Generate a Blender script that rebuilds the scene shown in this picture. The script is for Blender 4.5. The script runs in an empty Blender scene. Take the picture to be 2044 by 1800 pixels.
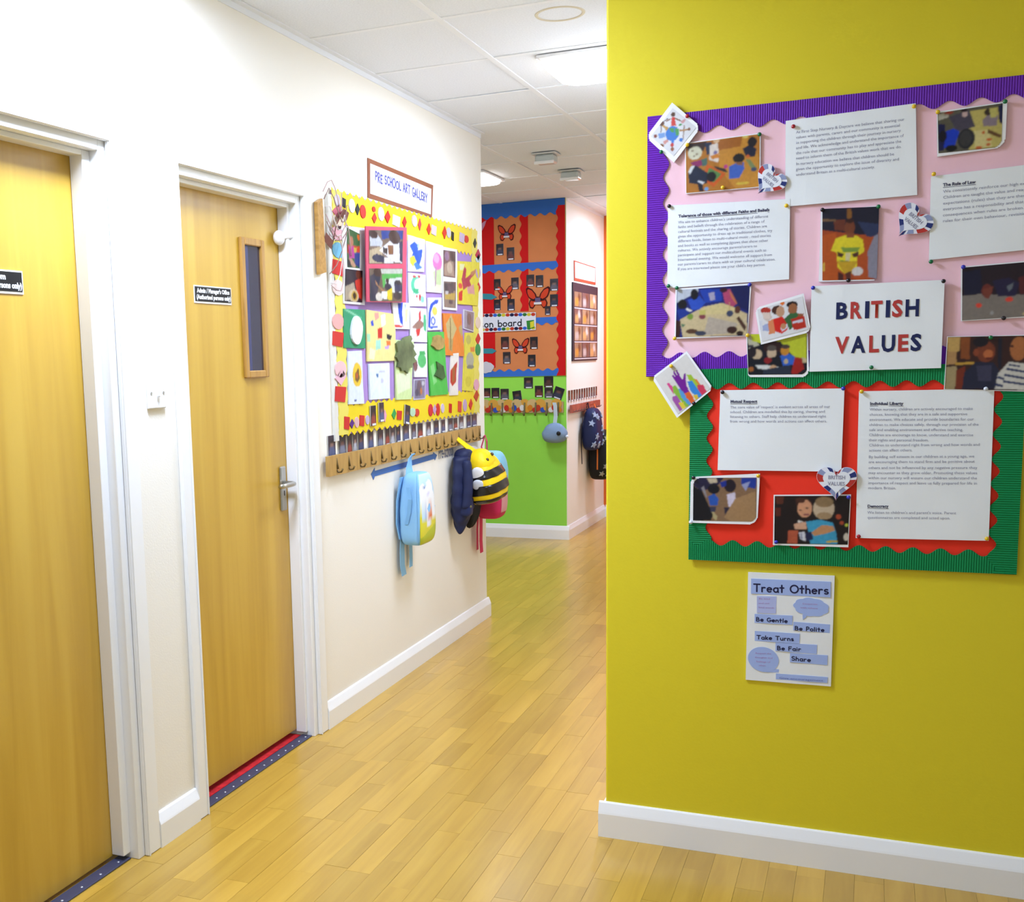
import bpy, bmesh, math, random
import numpy as np
from mathutils import Matrix, Vector

# ------------------------------------------------------------------ camera
SC = bpy.context.scene
cam_d = bpy.data.cameras.new('camera')
cam = bpy.data.objects.new('camera', cam_d)
SC.collection.objects.link(cam)
SC.camera = cam
cam_d.sensor_fit = 'HORIZONTAL'
cam_d.sensor_width = 36.0
cam_d.lens = 2226.16 / 2044.0 * 36.0
cam_d.shift_x = (1022.0 - 748.0) / 2044.0        # the picture is cropped off-centre
cam_d.shift_y = (1017.0 - 900.0) / 2044.0
cam_d.clip_start = 0.05
_a, _b, _c = math.radians(-24.12735), math.radians(-7.69968), math.radians(-1.56762)
_f = Vector((math.sin(_a) * math.cos(_b), math.cos(_a) * math.cos(_b), math.sin(_b)))
_r = Vector((math.cos(_a), -math.sin(_a), 0))
_u = _r.cross(_f)
_r2 = _r * math.cos(_c) + _u * math.sin(_c)
_u2 = _u * math.cos(_c) - _r * math.sin(_c)
cam.matrix_world = Matrix(((_r2.x, _u2.x, -_f.x, 1.8775), (_r2.y, _u2.y, -_f.y, 0.0), (_r2.z, _u2.z, -_f.z, 1.40), (0, 0, 0, 1)))

# ------------------------------------------------------------------ world, exposure
wd = bpy.data.worlds.new('world')
SC.world = wd
wd.use_nodes = True
wd.node_tree.nodes['Background'].inputs[0].default_value = (0.80, 0.92, 1.0, 1)
wd.node_tree.nodes['Background'].inputs[1].default_value = 0.40
SC.view_settings.view_transform = 'Standard'
SC.view_settings.look = 'None'
SC.view_settings.gamma = 1.0
SC.view_settings.use_curve_mapping = False
SC.view_settings.exposure = 0.06
LAMP_W = 30.0            # watts of each ceiling lamp
LAMP_COL = (0.785, 0.97, 1.36)

random.seed(7)
COL = SC.collection
ZC = 2.528               # ceiling height

# ------------------------------------------------------------------ helpers
def s2l(h):
    h = h.lstrip('#')
    v = [int(h[i:i + 2], 16) / 255 for i in (0, 2, 4)]
    return [x / 12.92 if x <= 0.04045 else ((x + 0.055) / 1.055) ** 2.4 for x in v]

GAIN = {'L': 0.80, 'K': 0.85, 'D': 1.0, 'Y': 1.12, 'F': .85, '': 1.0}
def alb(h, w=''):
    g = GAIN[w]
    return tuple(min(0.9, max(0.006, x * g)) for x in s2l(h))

MATS = {}
def mat(h, w='', rough=0.6, spec=0.3, metal=0.0, noise=0.0, nscale=20.0, bump=0.0, bscale=80.0, coat=0.0, stretch=None, emit=0.0):
    key = (h, w, rough, spec, metal, noise, nscale, bump, bscale, coat, stretch, emit)
    if key in MATS: return MATS[key]
    m = bpy.data.materials.new('mat_' + h.strip('#'))
    m.use_nodes = True
    nt = m.node_tree
    b = nt.nodes['Principled BSDF']
    c = alb(h, w)
    b.inputs['Base Color'].default_value = (*c, 1)
    b.inputs['Roughness'].default_value = rough
    b.inputs['Specular IOR Level'].default_value = spec
    b.inputs['Metallic'].default_value = metal
    b.inputs['Coat Weight'].default_value = coat
    b.inputs['Coat Roughness'].default_value = 0.2
    if emit:
        b.inputs['Emission Color'].default_value = (*c, 1)
        b.inputs['Emission Strength'].default_value = emit
    if noise or bump:
        tc = nt.nodes.new('ShaderNodeTexCoord')
        mp = nt.nodes.new('ShaderNodeMapping')
        nt.links.new(tc.outputs['Object'], mp.inputs[0])
        if stretch: mp.inputs['Scale'].default_value = stretch
    if noise:
        n = nt.nodes.new('ShaderNodeTexNoise')
        n.inputs['Scale'].default_value = nscale
        n.inputs['Detail'].default_value = 5
        nt.links.new(mp.outputs[0], n.inputs['Vector'])
        r = nt.nodes.new('ShaderNodeValToRGB')
        r.color_ramp.elements[0].position = 0.3
        r.color_ramp.elements[1].position = 0.7
        r.color_ramp.elements[0].color = (*[x * (1 - noise) for x in c], 1)
        r.color_ramp.elements[1].color = (*[min(0.92, x * (1 + noise)) for x in c], 1)
        nt.links.new(n.outputs['Fac'], r.inputs[0])
        nt.links.new(r.outputs[0], b.inputs['Base Color'])
    if bump:
        n = nt.nodes.new('ShaderNodeTexNoise')
        n.inputs['Scale'].default_value = bscale
        n.inputs['Detail'].default_value = 4
        nt.links.new(mp.outputs[0], n.inputs['Vector'])
        bp = nt.nodes.new('ShaderNodeBump')
        bp.inputs['Strength'].default_value = bump
        bp.inputs['Distance'].default_value = 0.003
        nt.links.new(n.outputs['Fac'], bp.inputs['Height'])
        nt.links.new(bp.outputs[0], b.inputs['Normal'])
    MATS[key] = m
    return m

def wood_mat(name, c1, c2, c3, scale=(1, 1, 1), rough=0.4, coat=0.0, rand=0.0, wave=3.0):
    """long-grained wood: stretched noise in object space, with a shade per object"""
    m = bpy.data.materials.new(name)
    m.use_nodes = True
    nt = m.node_tree
    b = nt.nodes['Principled BSDF']
    b.inputs['Roughness'].default_value = rough
    b.inputs['Coat Weight'].default_value = coat
    b.inputs['Coat Roughness'].default_value = 0.22
    tc = nt.nodes.new('ShaderNodeTexCoord')
    oi = nt.nodes.new('ShaderNodeObjectInfo')
    mp = nt.nodes.new('ShaderNodeMapping')
    mp.inputs['Scale'].default_value = scale
    nt.links.new(tc.outputs['Object'], mp.inputs[0])
    off = nt.nodes.new('ShaderNodeVectorMath'); off.operation = 'ADD'
    sc = nt.nodes.new('ShaderNodeMath'); sc.operation = 'MULTIPLY'; sc.inputs[1].default_value = 37.0
    nt.links.new(oi.outputs['Random'], sc.inputs[0])
    nt.links.new(mp.outputs[0], off.inputs[0])
    nt.links.new(sc.outputs[0], off.inputs[1])
    n1 = nt.nodes.new('ShaderNodeTexNoise'); n1.inputs['Scale'].default_value = wave; n1.inputs['Detail'].default_value = 6
    n1.inputs['Distortion'].default_value = 0.6
    nt.links.new(off.outputs[0], n1.inputs['Vector'])
    r = nt.nodes.new('ShaderNodeValToRGB')
    e = r.color_ramp.elements
    e[0].position = 0.3; e[0].color = (*c1, 1)
    e[1].position = 0.72; e[1].color = (*c3, 1)
    k = e.new(0.5); k.color = (*c2, 1)
    nt.links.new(n1.outputs['Fac'], r.inputs[0])
    src = r.outputs[0]
    if rand:
        hs = nt.nodes.new('ShaderNodeHueSaturation')
        mr = nt.nodes.new('ShaderNodeMapRange')
        mr.inputs[3].default_value = 1 - rand; mr.inputs[4].default_value = 1 + rand * 0.8
        nt.links.new(oi.outputs['Random'], mr.inputs[0])
        nt.links.new(mr.outputs[0], hs.inputs['Value'])
        nt.links.new(src, hs.inputs['Color'])
        src = hs.outputs[0]
    nt.links.new(src, b.inputs['Base Color'])
    return m

def print_mat(rough=0.35, spec=0.4):
    key = ('print', rough, spec)
    if key in MATS: return MATS[key]
    m = bpy.data.materials.new('flat_print')
    m.use_nodes = True
    b = m.node_tree.nodes['Principled BSDF']
    a = m.node_tree.nodes.new('ShaderNodeVertexColor'); a.layer_name = 'Ink'
    m.node_tree.links.new(a.outputs[0], b.inputs['Base Color'])
    b.inputs['Roughness'].default_value = rough
    b.inputs['Specular IOR Level'].default_value = spec
    MATS[key] = m
    return m

def tag(o, label=None, cat=None, group=None, kind=None):
    if label: o['label'] = label
    if cat: o['category'] = cat
    if group: o['group'] = group
    if kind: o['kind'] = kind
    return o

def empty(name, loc=(0, 0, 0), rot=None):
    o = bpy.data.objects.new(name, None)
    COL.objects.link(o)
    o.empty_display_size = 0.05
    o.location = loc
    if rot is not None: o.rotation_euler = rot
    return o

def obj(name, me, m=None, parent=None, loc=None, smooth=False):
    if isinstance(me, bmesh.types.BMesh):
        d = bpy.data.meshes.new(name)
        me.normal_update()
        me.to_mesh(d); me.free(); me = d
    o = bpy.data.objects.new(name, me)
    COL.objects.link(o)
    if m is not None and not me.materials: me.materials.append(m)
    if parent is not None: o.parent = parent
    if loc is not None: o.location = loc
    if smooth: me.shade_smooth()
    return o

def pyd(name, verts, faces):
    me = bpy.data.meshes.new(name)
    me.from_pydata([tuple(map(float, v)) for v in verts], [], faces)
    me.update()
    return me

def bx(bm, x0, y0, z0, x1, y1, z1, bevel=0.0, seg=1):
    r = bmesh.ops.create_cube(bm, size=1.0)
    for v in r['verts']:
        v.co = Vector((x0 + (v.co.x + .5) * (x1 - x0), y0 + (v.co.y + .5) * (y1 - y0), z0 + (v.co.z + .5) * (z1 - z0)))
    if bevel:
        es = list({e for v in r['verts'] for e in v.link_edges})
        bmesh.ops.bevel(bm, geom=es, offset=bevel, segments=seg, affect='EDGES', profile=0.5)
    return bm

def box(name, b, m, parent=None, bevel=0.0, seg=1):
    bm = bmesh.new()
    x0, y0, z0, x1, y1, z1 = b
    c = Vector(((x0 + x1) / 2, (y0 + y1) / 2, z0))
    bx(bm, x0 - c.x, y0 - c.y, 0, x1 - c.x, y1 - c.y, z1 - z0, bevel, seg)
    return obj(name, bm, m, parent, c)

def prism(name, profile, axis, a0, a1, m, parent=None):
    """profile: (p, z) pairs swept along axis 'x' or 'y' from a0 to a1"""
    n = len(profile); vs = []
    for a in (a0, a1):
        for p, z in profile:
            vs.append((a, p, z) if axis == 'x' else (p, a, z))
    fs = [[i, (i + 1) % n, n + (i + 1) % n, n + i] for i in range(n)] + [list(range(n))[::-1], list(range(n, 2 * n))]
    me = pyd(name, vs, fs)
    bm = bmesh.new(); bm.from_mesh(me); bmesh.ops.recalc_face_normals(bm, faces=bm.faces[:]); bm.to_mesh(me); bm.free()
    return obj(name, me, m, parent)

def tube_bm(bm, pts, r, n=8, cap=True, radii=None):
    pts = [Vector(p) for p in pts]
    rings = []
    prev = None
    for i, p in enumerate(pts):
        t = (pts[min(i + 1, len(pts) - 1)] - pts[max(i - 1, 0)]).normalized()
        a = prev if prev is not None else (Vector((0, 0, 1)) if abs(t.z) < .9 else Vector((1, 0, 0)))
        x = (a - t * a.dot(t)).normalized(); prev = x
        y = t.cross(x)
        rr = radii[i] if radii else r
        rings.append([bm.verts.new(p + (x * math.cos(2 * math.pi * k / n) + y * math.sin(2 * math.pi * k / n)) * rr) for k in range(n)])
    for a, b2 in zip(rings, rings[1:]):
        for k in range(n): bm.faces.new((a[k], a[(k + 1) % n], b2[(k + 1) % n], b2[k]))
    if cap:
        bm.faces.new(rings[0][::-1]); bm.faces.new(rings[-1])
    return bm

def tube(name, pts, r, m, parent=None, n=8, radii=None):
    return obj(name, tube_bm(bmesh.new(), pts, r, n, True, radii), m, parent, None, True)

def ribbon(name, pts, w, side, t, m, parent=None, widths=None):
    """a strap: flat band along pts, width along 'side', thickness t"""
    pts = [Vector(p) for p in pts]; side = Vector(side).normalized(); vs = []; fs = []
    for i, p in enumerate(pts):
        tg = (pts[min(i + 1, len(pts) - 1)] - pts[max(i - 1, 0)]).normalized()
        n = tg.cross(side).normalized()
        ww = widths[i] if widths else w
        for s, q in ((-1, -1), (1, -1), (1, 1), (-1, 1)): vs.append(p + side * s * ww / 2 + n * q * t / 2)
    for i in range(len(pts) - 1):
        for k in range(4):
            a, b2 = i * 4 + k, i * 4 + (k + 1) % 4
            fs.append((a, b2, b2 + 4, a + 4))
    e = (len(pts) - 1) * 4
    fs += [(3, 2, 1, 0), (e, e + 1, e + 2, e + 3)]
    return obj(name, pyd(name, vs, fs), m, parent)

# ---- wall frames: u runs to the viewer's right, v is up, n comes out of the wall
WALL = {'L': (Vector((0, 0, 0)), Vector((0, 1, 0)), Vector((1, 0, 0))),
        'K': (Vector((-.07, 0, 0)), Vector((0, 1, 0)), Vector((1, 0, 0))),
        'D': (Vector((-.212, 0, 0)), Vector((0, 1, 0)), Vector((1, 0, 0))),
        'Y': (Vector((0, 3.104, 0)), Vector((1, 0, 0)), Vector((0, -1, 0))),
        'F': (Vector((0, 8.232, 0)), Vector((1, 0, 0)), Vector((0, -1, 0)))}
CELL = {'L': .004, 'K': .004, 'D': .006, 'Y': .0016, 'F': .006}

def wmat(w, u=0, v=0, n=0):
    O, U, N = WALL[w]
    p = O + U * u + Vector((0, 0, v)) + N * n
    return Matrix(((U.x, 0, N.x, p.x), (U.y, 0, N.y, p.y), (U.z, 1, N.z, p.z), (0, 0, 0, 1)))

def wobj(name, w, me, m, at, parent=None, smooth=False):
    """mesh already in (u - at.u, v - at.v, n); parent (if any) shares wall and has stored its own 'at'"""
    o = obj(name, me, m, None, None, smooth)
    if parent is None:
        o.matrix_world = wmat(w, at[0], at[1])
    else:
        o.parent = parent
        pa = ORG[parent.name]
        o.location = (at[0] - pa[0], at[1] - pa[1], 0)
    ORG[o.name] = at
    return o
ORG = {}
INK_K = .78

def wempty(name, w, at):
    o = empty(name)
    o.matrix_world = wmat(w, at[0], at[1])
    ORG[o.name] = at
    return o

def cen(poly):
    return (sum(p[0] for p in poly) / len(poly), sum(p[1] for p in poly) / len(poly))

def wave(u, v, amp, seed):
    if not amp: return 0.0 * u
    return amp * (1 + .6 * np.sin(u * 31 + seed) * np.cos(v * 23 + seed * 1.7) + .4 * np.sin(u * 63 + v * 41 + seed * 2.3))

def inpoly(U, V, poly):
    ins = np.zeros(U.shape, bool); n = len(poly); j = n - 1
    for i in range(n):
        xi, yi = poly[i]; xj, yj = poly[j]
        if yi != yj:
            ins ^= ((yi > V) != (yj > V)) & (U < (xj - xi) * (V - yi) / (yj - yi) + xi)
        j = i
    return ins

def P(c, poly): return ('p', poly, c)
def E(c, *els): return ('e', els, c)

def grid_quad(quad, nu, nv):
    q = np.array(quad, float)
    s, t = np.meshgrid(np.linspace(0, 1, nu), np.linspace(0, 1, nv))
    a = q[0][None, None] * ((1 - s) * (1 - t))[..., None] + q[1] * (s * (1 - t))[..., None] + q[2] * (s * t)[..., None] + q[3] * ((1 - s) * t)[..., None]
    return s, t, a[..., 0], a[..., 1]

def round_mask(s, t, rc, asp):
    """keep-mask for rounded corners; rc: radius per corner TL,TR,BR,BL as a share of the width"""
    keep = np.ones(s.shape, bool)
    for k, (cx, cy) in enumerate(((0, 0), (1, 0), (1, 1), (0, 1))):
        r = rc[k]
        if r <= 0: continue
        dx = np.abs(s - cx); dy = np.abs(t - cy) * asp
        keep &= ~((dx < r) & (dy < r) & ((dx - r) ** 2 + (dy - r) ** 2 > r * r))
    return keep

def grid_mesh(name, w, quad, at, off, amp, seed, cell, skirt=None, rc=None, colors=None):
    q = np.array(quad, float)
    lu = max(np.hypot(*(q[1] - q[0])), np.hypot(*(q[2] - q[3]))); lv = max(np.hypot(*(q[3] - q[0])), np.hypot(*(q[2] - q[1])))
    nu = max(2, int(round(lu / cell)) + 1); nv = max(2, int(round(lv / cell)) + 1)
    s, t, U, V = grid_quad(quad, nu, nv)
    Nn = off + wave(U, V, amp, seed)
    vs = np.stack([U - at[0], V - at[1], Nn], -1).reshape(-1, 3)
    keep = round_mask((s[:-1, :-1] + s[1:, 1:]) / 2, (t[:-1, :-1] + t[1:, 1:]) / 2, rc, lv / lu) if rc else np.ones((nv - 1, nu - 1), bool)
    idx = np.arange(nu * nv).reshape(nv, nu)
    F = np.stack([idx[1:, :-1], idx[1:, 1:], idx[:-1, 1:], idx[:-1, :-1]], -1)[keep]
    me = bpy.data.meshes.new(name)
    me.from_pydata(vs.tolist(), [], F.tolist())
    if colors is not None:
        col = me.color_attributes.new('Ink', 'FLOAT_COLOR', 'POINT')
        c = colors(U, V).reshape(-1, 3)
        col.data.foreach_set('color', np.concatenate([c, np.ones((len(c), 1))], 1).astype(np.float32).ravel())
    if skirt is not None:
        bm = bmesh.new(); bm.from_mesh(me)
        es = [e for e in bm.edges if len(e.link_faces) == 1]
        r = bmesh.ops.extrude_edge_only(bm, edges=es)
        for v in r['geom']:
            if isinstance(v, bmesh.types.BMVert): v.co.z = skirt
        bmesh.ops.delete(bm, geom=[v for v in bm.verts if not v.link_faces], context='VERTS')
        bmesh.ops.recalc_face_normals(bm, faces=bm.faces[:])
        bm.to_mesh(me); bm.free()
    me.update()
    return me

def sheet(name, w, quad, off, m, label, cat, group=None, amp=0.0006, seed=0.0, rc=None, parent=None, cell=None):
    """a sheet of paper or card: wavy front, real edge down to what it hangs on"""
    at = cen(quad)
    me = grid_mesh(name, w, quad, at, off, amp, seed, cell or 0.012, skirt=max(0.001, off - .0035), rc=rc)
    o = wobj(name, w, me, m, at, parent)
    if label: tag(o, label, cat, group)
    o['_s'] = 0; del o['_s']
    return o

def ink(parent, w, quad, off, bg, shapes, amp=0.0006, seed=0.0, rc=None, cell=None, mott=.10, name='print', rough=.35, blur=1, k_=None):
    """flat print: colours laid down on a fine grid"""
    kk = INK_K if k_ is None else k_
    def colors(U, V):
        img = np.empty(U.shape + (3,)); img[:] = np.array(alb(bg, w)) * kk
        for k, geo, c in shapes:
            c = np.array(alb(c, w)) * kk
            if k == 'p':
                img[inpoly(U, V, geo)] = c
            else:
                for (cu, cv, ru, rv) in geo:
                    img[((U - cu) / max(ru, 1e-4)) ** 2 + ((V - cv) / max(rv, 1e-4)) ** 2 < 1] = c
        if mott:
            rng = np.random.default_rng(int(seed * 10) + 5)
            n = rng.random((U.shape[0] // 3 + 2, U.shape[1] // 3 + 2))
            n = np.kron(n, np.ones((3, 3)))[:U.shape[0], :U.shape[1]]
            img *= (1 + mott * 2 * (n - .5))[..., None]
        for _ in range(blur):
            p = np.pad(img, ((1, 1), (1, 1), (0, 0)), mode='edge')
            img = (p[1:-1, 1:-1] * 4 + p[:-2, 1:-1] + p[2:, 1:-1] + p[1:-1, :-2] + p[1:-1, 2:]) / 8
        return np.clip(img, 0.004, 0.92)
    at = cen(quad)
    me = grid_mesh(name, w, quad, at, off, amp, seed, cell or CELL[w], None, rc, colors)
    return wobj(name, w, me, print_mat(rough), at, parent)

def slab(name, w, poly, n0, n1, m, parent=None, label=None, cat=None, group=None):
    """extruded polygon on a wall"""
    at = cen(poly)
    bm = bmesh.new()
    vs = [bm.verts.new((u - at[0], v - at[1], n1)) for u, v in poly]
    f = bm.faces.new(vs); bm.normal_update()
    if f.normal.z < 0: f.normal_flip()
    r = bmesh.ops.extrude_face_region(bm, geom=[f])
    for v in r['geom']:
        if isinstance(v, bmesh.types.BMVert): v.co.z = n1
    for v in vs: v.co.z = n0
    bmesh.ops.triangulate(bm, faces=[x for x in bm.faces if len(x.verts) > 4])
    bmesh.ops.recalc_face_normals(bm, faces=bm.faces[:])
    o = wobj(name, w, bm_to(bm, name), m, at, parent)
    if label: tag(o, label, cat, group)
    return o

def bm_to(bm, name):
    me = bpy.data.meshes.new(name); bm.normal_update(); bm.to_mesh(me); bm.free(); return me

def strip(name, w, p0, p1, width, lam, amp, off, m, parent=None, shape='sin', ridge=0.0, pitch=.005, both=False, phase=0.0, thick=.002):
    """border strip from p0 to p1, its plain edge on that line, its cut edge to the left of the direction"""
    p0 = Vector(p0); p1 = Vector(p1); L = (p1 - p0).length; d = (p1 - p0) / L; q = Vector((-d.y, d.x))
    st = min(pitch / 2 if ridge else 1, lam / (10 if shape == 'sin' else 4))
    n = int(L / st) + 2
    at = ((p0.x + p1.x) / 2, (p0.y + p1.y) / 2)
    vs = []; fs = []
    def wv(x):
        x = (x / lam + phase) % 1
        return amp * (math.cos(2 * math.pi * x) if shape == 'sin' else abs(2 * x - 1) * 2 - 1)
    for i in range(n):
        x = min(L, i * L / (n - 1)); h = off + (ridge if i % 2 else 0)
        a = p0 + d * x + q * ((-wv(x + lam / 2) if both else 0)); b2 = p0 + d * x + q * (width + wv(x))
        for pt, hh in ((a, off - thick), (a, h), (b2, h), (b2, off - thick)): vs.append((pt.x - at[0], pt.y - at[1], hh))
    for i in range(n - 1):
        for k in range(3):
            a = i * 4 + k; fs.append((a, a + 4, a + 5, a + 1))
    fs += [(0, 1, 2, 3), (n * 4 - 1, n * 4 - 2, n * 4 - 3, n * 4 - 4)]
    me = pyd(name, vs, fs)
    return wobj(name, w, me, m, at, parent)

# ---- lettering
def text(body, w, at, size, m, off, parent, angle=0.0, width=None, align='LEFT', bold=0.0, xs=1.0, amp=0.0, seed=0.0, space=1.0, name='lettering', shear=0.0):
    cu = bpy.data.curves.new('t', 'FONT')
    cu.body = body; cu.size = size; cu.align_x = align; cu.offset = bold; cu.space_line = space; cu.resolution_u = 2; cu.shear = shear
    to = bpy.data.objects.new('t', cu); COL.objects.link(to)
    dg = bpy.context.evaluated_depsgraph_get()
    me = bpy.data.meshes.new_from_object(to.evaluated_get(dg))
    bpy.data.objects.remove(to); bpy.data.curves.remove(cu)
    n = len(me.vertices); co = np.empty(n * 3); me.vertices.foreach_get('co', co); co = co.reshape(-1, 3)
    k = xs
    if width: k = width / max(1e-6, co[:, 0].max() - min(0, co[:, 0].min()))
    x = co[:, 0] * k; y = co[:, 1].copy()
    ca, sa = math.cos(angle), math.sin(angle)
    co[:, 0] = x * ca - y * sa; co[:, 1] = x * sa + y * ca
    co[:, 2] = off + wave(co[:, 0] + at[0], co[:, 1] + at[1], amp, seed)
    me.vertices.foreach_set('co', co.ravel()); me.update()
    me.materials.clear()
    return wobj(name, w, me, m, at, parent)

def arc(cx, cy, rx, ry, a0, a1, n=10):
    return [(cx + rx * math.cos(math.radians(a0 + (a1 - a0) * i / n)), cy + ry * math.sin(math.radians(a0 + (a1 - a0) * i / n))) for i in range(n + 1)]
GL = {  # a hand-drawn stroke alphabet: width, strokes
 'T': (.75, [[(0, 1), (.72, 1)], [(.36, 1), (.34, 0)]]), 'r': (.5, [[(.06, .58), (.06, 0)], arc(.3, .32, .24, .26, 180, 60)]),
 'e': (.6, [[(.04, .3), (.54, .32)] + arc(.29, .29, .26, .29, 10, 310, 14)]), 'a': (.62, [arc(.29, .29, .25, .29, 60, 330, 14), [(.53, .58), (.53, .1), (.58, 0)]]),
 't': (.5, [[(.22, .95), (.22, .0)], [(0, .6), (.44, .6)]]), 'O': (.95, [arc(.45, .5, .44, .5, 90, 450, 22)]),
 'h': (.58, [[(.05, 1), (.05, 0)], arc(.27, .3, .22, .28, 180, 0) + [(.49, 0)]]), 's': (.5, [arc(.25, .44, .2, .15, 50, 260, 10) + arc(.23, .15, .2, .15, 80, -140, 10)]),
 'B': (.7, [[(.06, 1), (.06, 0)], [(.06, 1)] + arc(.25, .76, .25, .24, 90, -90) + [(.06, .52)], [(.06, .52)] + arc(.3, .26, .3, .26, 90, -90) + [(.06, 0)]]),
 'G': (.8, [arc(.4, .5, .38, .5, 50, 355, 18) + [(.78, .42), (.42, .42)]]), 'n': (.58, [[(.05, .58), (.05, 0)], arc(.27, .3, .22, .28, 180, 0) + [(.49, 0)]]),
 'l': (.2, [[(.07, 1), (.07, 0)]]), 'P': (.62, [[(.06, 1), (.06, 0)], [(.06, 1)] + arc(.28, .73, .27, .27, 90, -90) + [(.06, .46)]]),
 'o': (.6, [arc(.28, .29, .26, .29, 90, 450, 16)]), 'i': (.2, [[(.07, .58), (.07, 0)], [(.07, .84), (.07, .88)]]),
 'k': (.55, [[(.05, 1), (.05, 0)], [(.46, .58), (.06, .28), (.5, 0)]]), 'u': (.58, [[(.05, .58)] + arc(.27, .25, .22, .25, 180, 360) + [(.49, .58)], [(.49, .3), (.51, 0)]]),
 'F': (.62, [[(.06, 1), (.06, 0)], [(.06, 1), (.56, 1)], [(.06, .54), (.48, .54)]]), 'S': (.64, [arc(.32, .74, .26, .25, 40, 250, 12) + arc(.3, .26, .28, .26, 80, -140, 12)]),
 'p': (.6, [[(.05, .58), (.05, -.38)], arc(.3, .29, .25, .29, 90, 450, 14)]), 'd': (.6, [[(.53, 1), (.53, 0)], arc(.28, .29, .25, .29, 90, 450, 14)]),
 'b': (.6, [[(.05, 1), (.05, 0)], arc(.3, .29, .25, .29, 90, 450, 14)]), 'C': (.7, [arc(.4, .5, .36, .5, 50, 310, 14)]),
 'H': (.7, [[(.05, 1), (.05, 0)], [(.6, 1), (.6, 0)], [(.05, .5), (.6, .5)]]), 'L': (.55, [[(.06, 1), (.06, 0), (.5, 0)]]),
 'A': (.7, [[(0, 0), (.32, 1), (.64, 0)], [(.12, .36), (.52, .36)]]), 'R': (.66, [[(.06, 1), (.06, 0)], [(.06, 1)] + arc(.26, .75, .26, .25, 90, -90) + [(.06, .5), (.58, 0)]]),
 'Y': (.66, [[(0, 1), (.3, .5), (.3, 0)], [(.6, 1), (.3, .5)]]), 'E': (.58, [[(.54, 1), (.06, 1), (.06, 0), (.54, 0)], [(.06, .52), (.46, .52)]]), ' ': (.42, [])}

def stroke(body, w, p0, p1, height, pen, m, off, parent, gap=.14, jit=0.0, name='lettering', split=False):
    """hand lettering between p0 and p1 (both on the baseline)"""
    rnd = random.Random(len(body))
    tot = sum(GL[c][0] + gap for c in body) - gap
    p0 = Vector(p0); p1 = Vector(p1); d = (p1 - p0) / tot; q = Vector((-d.y, d.x)).normalized() * height
    vs = []; fs = []
    def add(a, b2):
        t = b2 - a
        if t.length < 1e-6: return
        nn = Vector((-t.y, t.x)).normalized() * pen / 2; i = len(vs)
        vs.extend([(a - nn), (b2 - nn), (b2 + nn), (a + nn)]); fs.append((i, i + 1, i + 2, i + 3))
    def dot(a):
        i = len(vs)
        vs.extend([a + Vector((math.cos(k * math.pi / 4), math.sin(k * math.pi / 4))) * pen / 2 for k in range(8)]); fs.append(tuple(range(i, i + 8)))
    x = 0
    for c in body:
        wd_, st = GL[c]
        jy = rnd.uniform(-jit, jit); js = 1 + rnd.uniform(-jit, jit)
        for s in st:
            pts = [p0 + d * (x + a) + q * (b2 * js + jy) for a, b2 in s]
            for a, b2 in zip(pts, pts[1:]): add(a, b2)
            for a in pts: dot(a)
        x += wd_ + gap
        if split and vs:
            at = (vs[0].x, vs[0].y)
            wobj('letter', w, pyd('letter', [(v.x - at[0], v.y - at[1], off + (i % 3) * 1e-5) for i, v in enumerate(vs)], fs), m, at, parent)
            vs.clear(); fs.clear()
    if split: return None
    at = ((p0.x + p1.x) / 2, (p0.y + p1.y) / 2)
    me = pyd(name, [(v.x - at[0], v.y - at[1], off + (i % 3) * 1e-5) for i, v in enumerate(vs)], fs)
    return wobj(name, w, me, m, at, parent)

ORD = ['first', 'second', 'third', 'fourth', 'fifth', 'sixth', 'seventh', 'eighth', 'ninth', 'tenth', 'eleventh', 'twelfth', 'thirteenth', 'fourteenth', 'fifteenth', 'sixteenth', 'seventeenth', 'eighteenth', 'nineteenth', 'twentieth', 'twenty-first', 'twenty-second']

# ------------------------------------------------------------------ materials of the place
M_CREAM = mat('#f5eee2', rough=.75, spec=.2, bump=.12, bscale=180)
M_YELLOW = mat('#e0cf2a', rough=.55, spec=.3, bump=.10, bscale=160)
M_GREEN = mat('#93da4a', rough=.55, spec=.3, noise=.05, nscale=2.5, bump=.1, bscale=160)
M_ORANGE_P = mat('#e2702a', rough=.55)
M_GLOSS = mat('#f4f4f2', rough=.28, spec=.5)
M_TILE = mat('#e6e9ee', rough=.9, spec=.1, noise=.05, nscale=160, bump=.35, bscale=260)
M_BAR = mat('#e9ebee', rough=.5)
M_DARK = mat('#1c1c1e', rough=.7)
M_DOOR = wood_mat('door_veneer', (.51, .295, .026), (.58, .345, .035), (.64, .40, .050), (7, 7, .45), rough=.38, coat=.3, wave=2.0)
M_BEAD = wood_mat('bead_oak', (.34, .17, .03), (.46, .24, .05), (.54, .30, .07), (20, 20, 1.5), rough=.4)
M_STEEL = mat('#b9b6ae', rough=.3, metal=.9)
M_PLASTIC = mat('#efefef', rough=.3, spec=.5)

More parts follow.
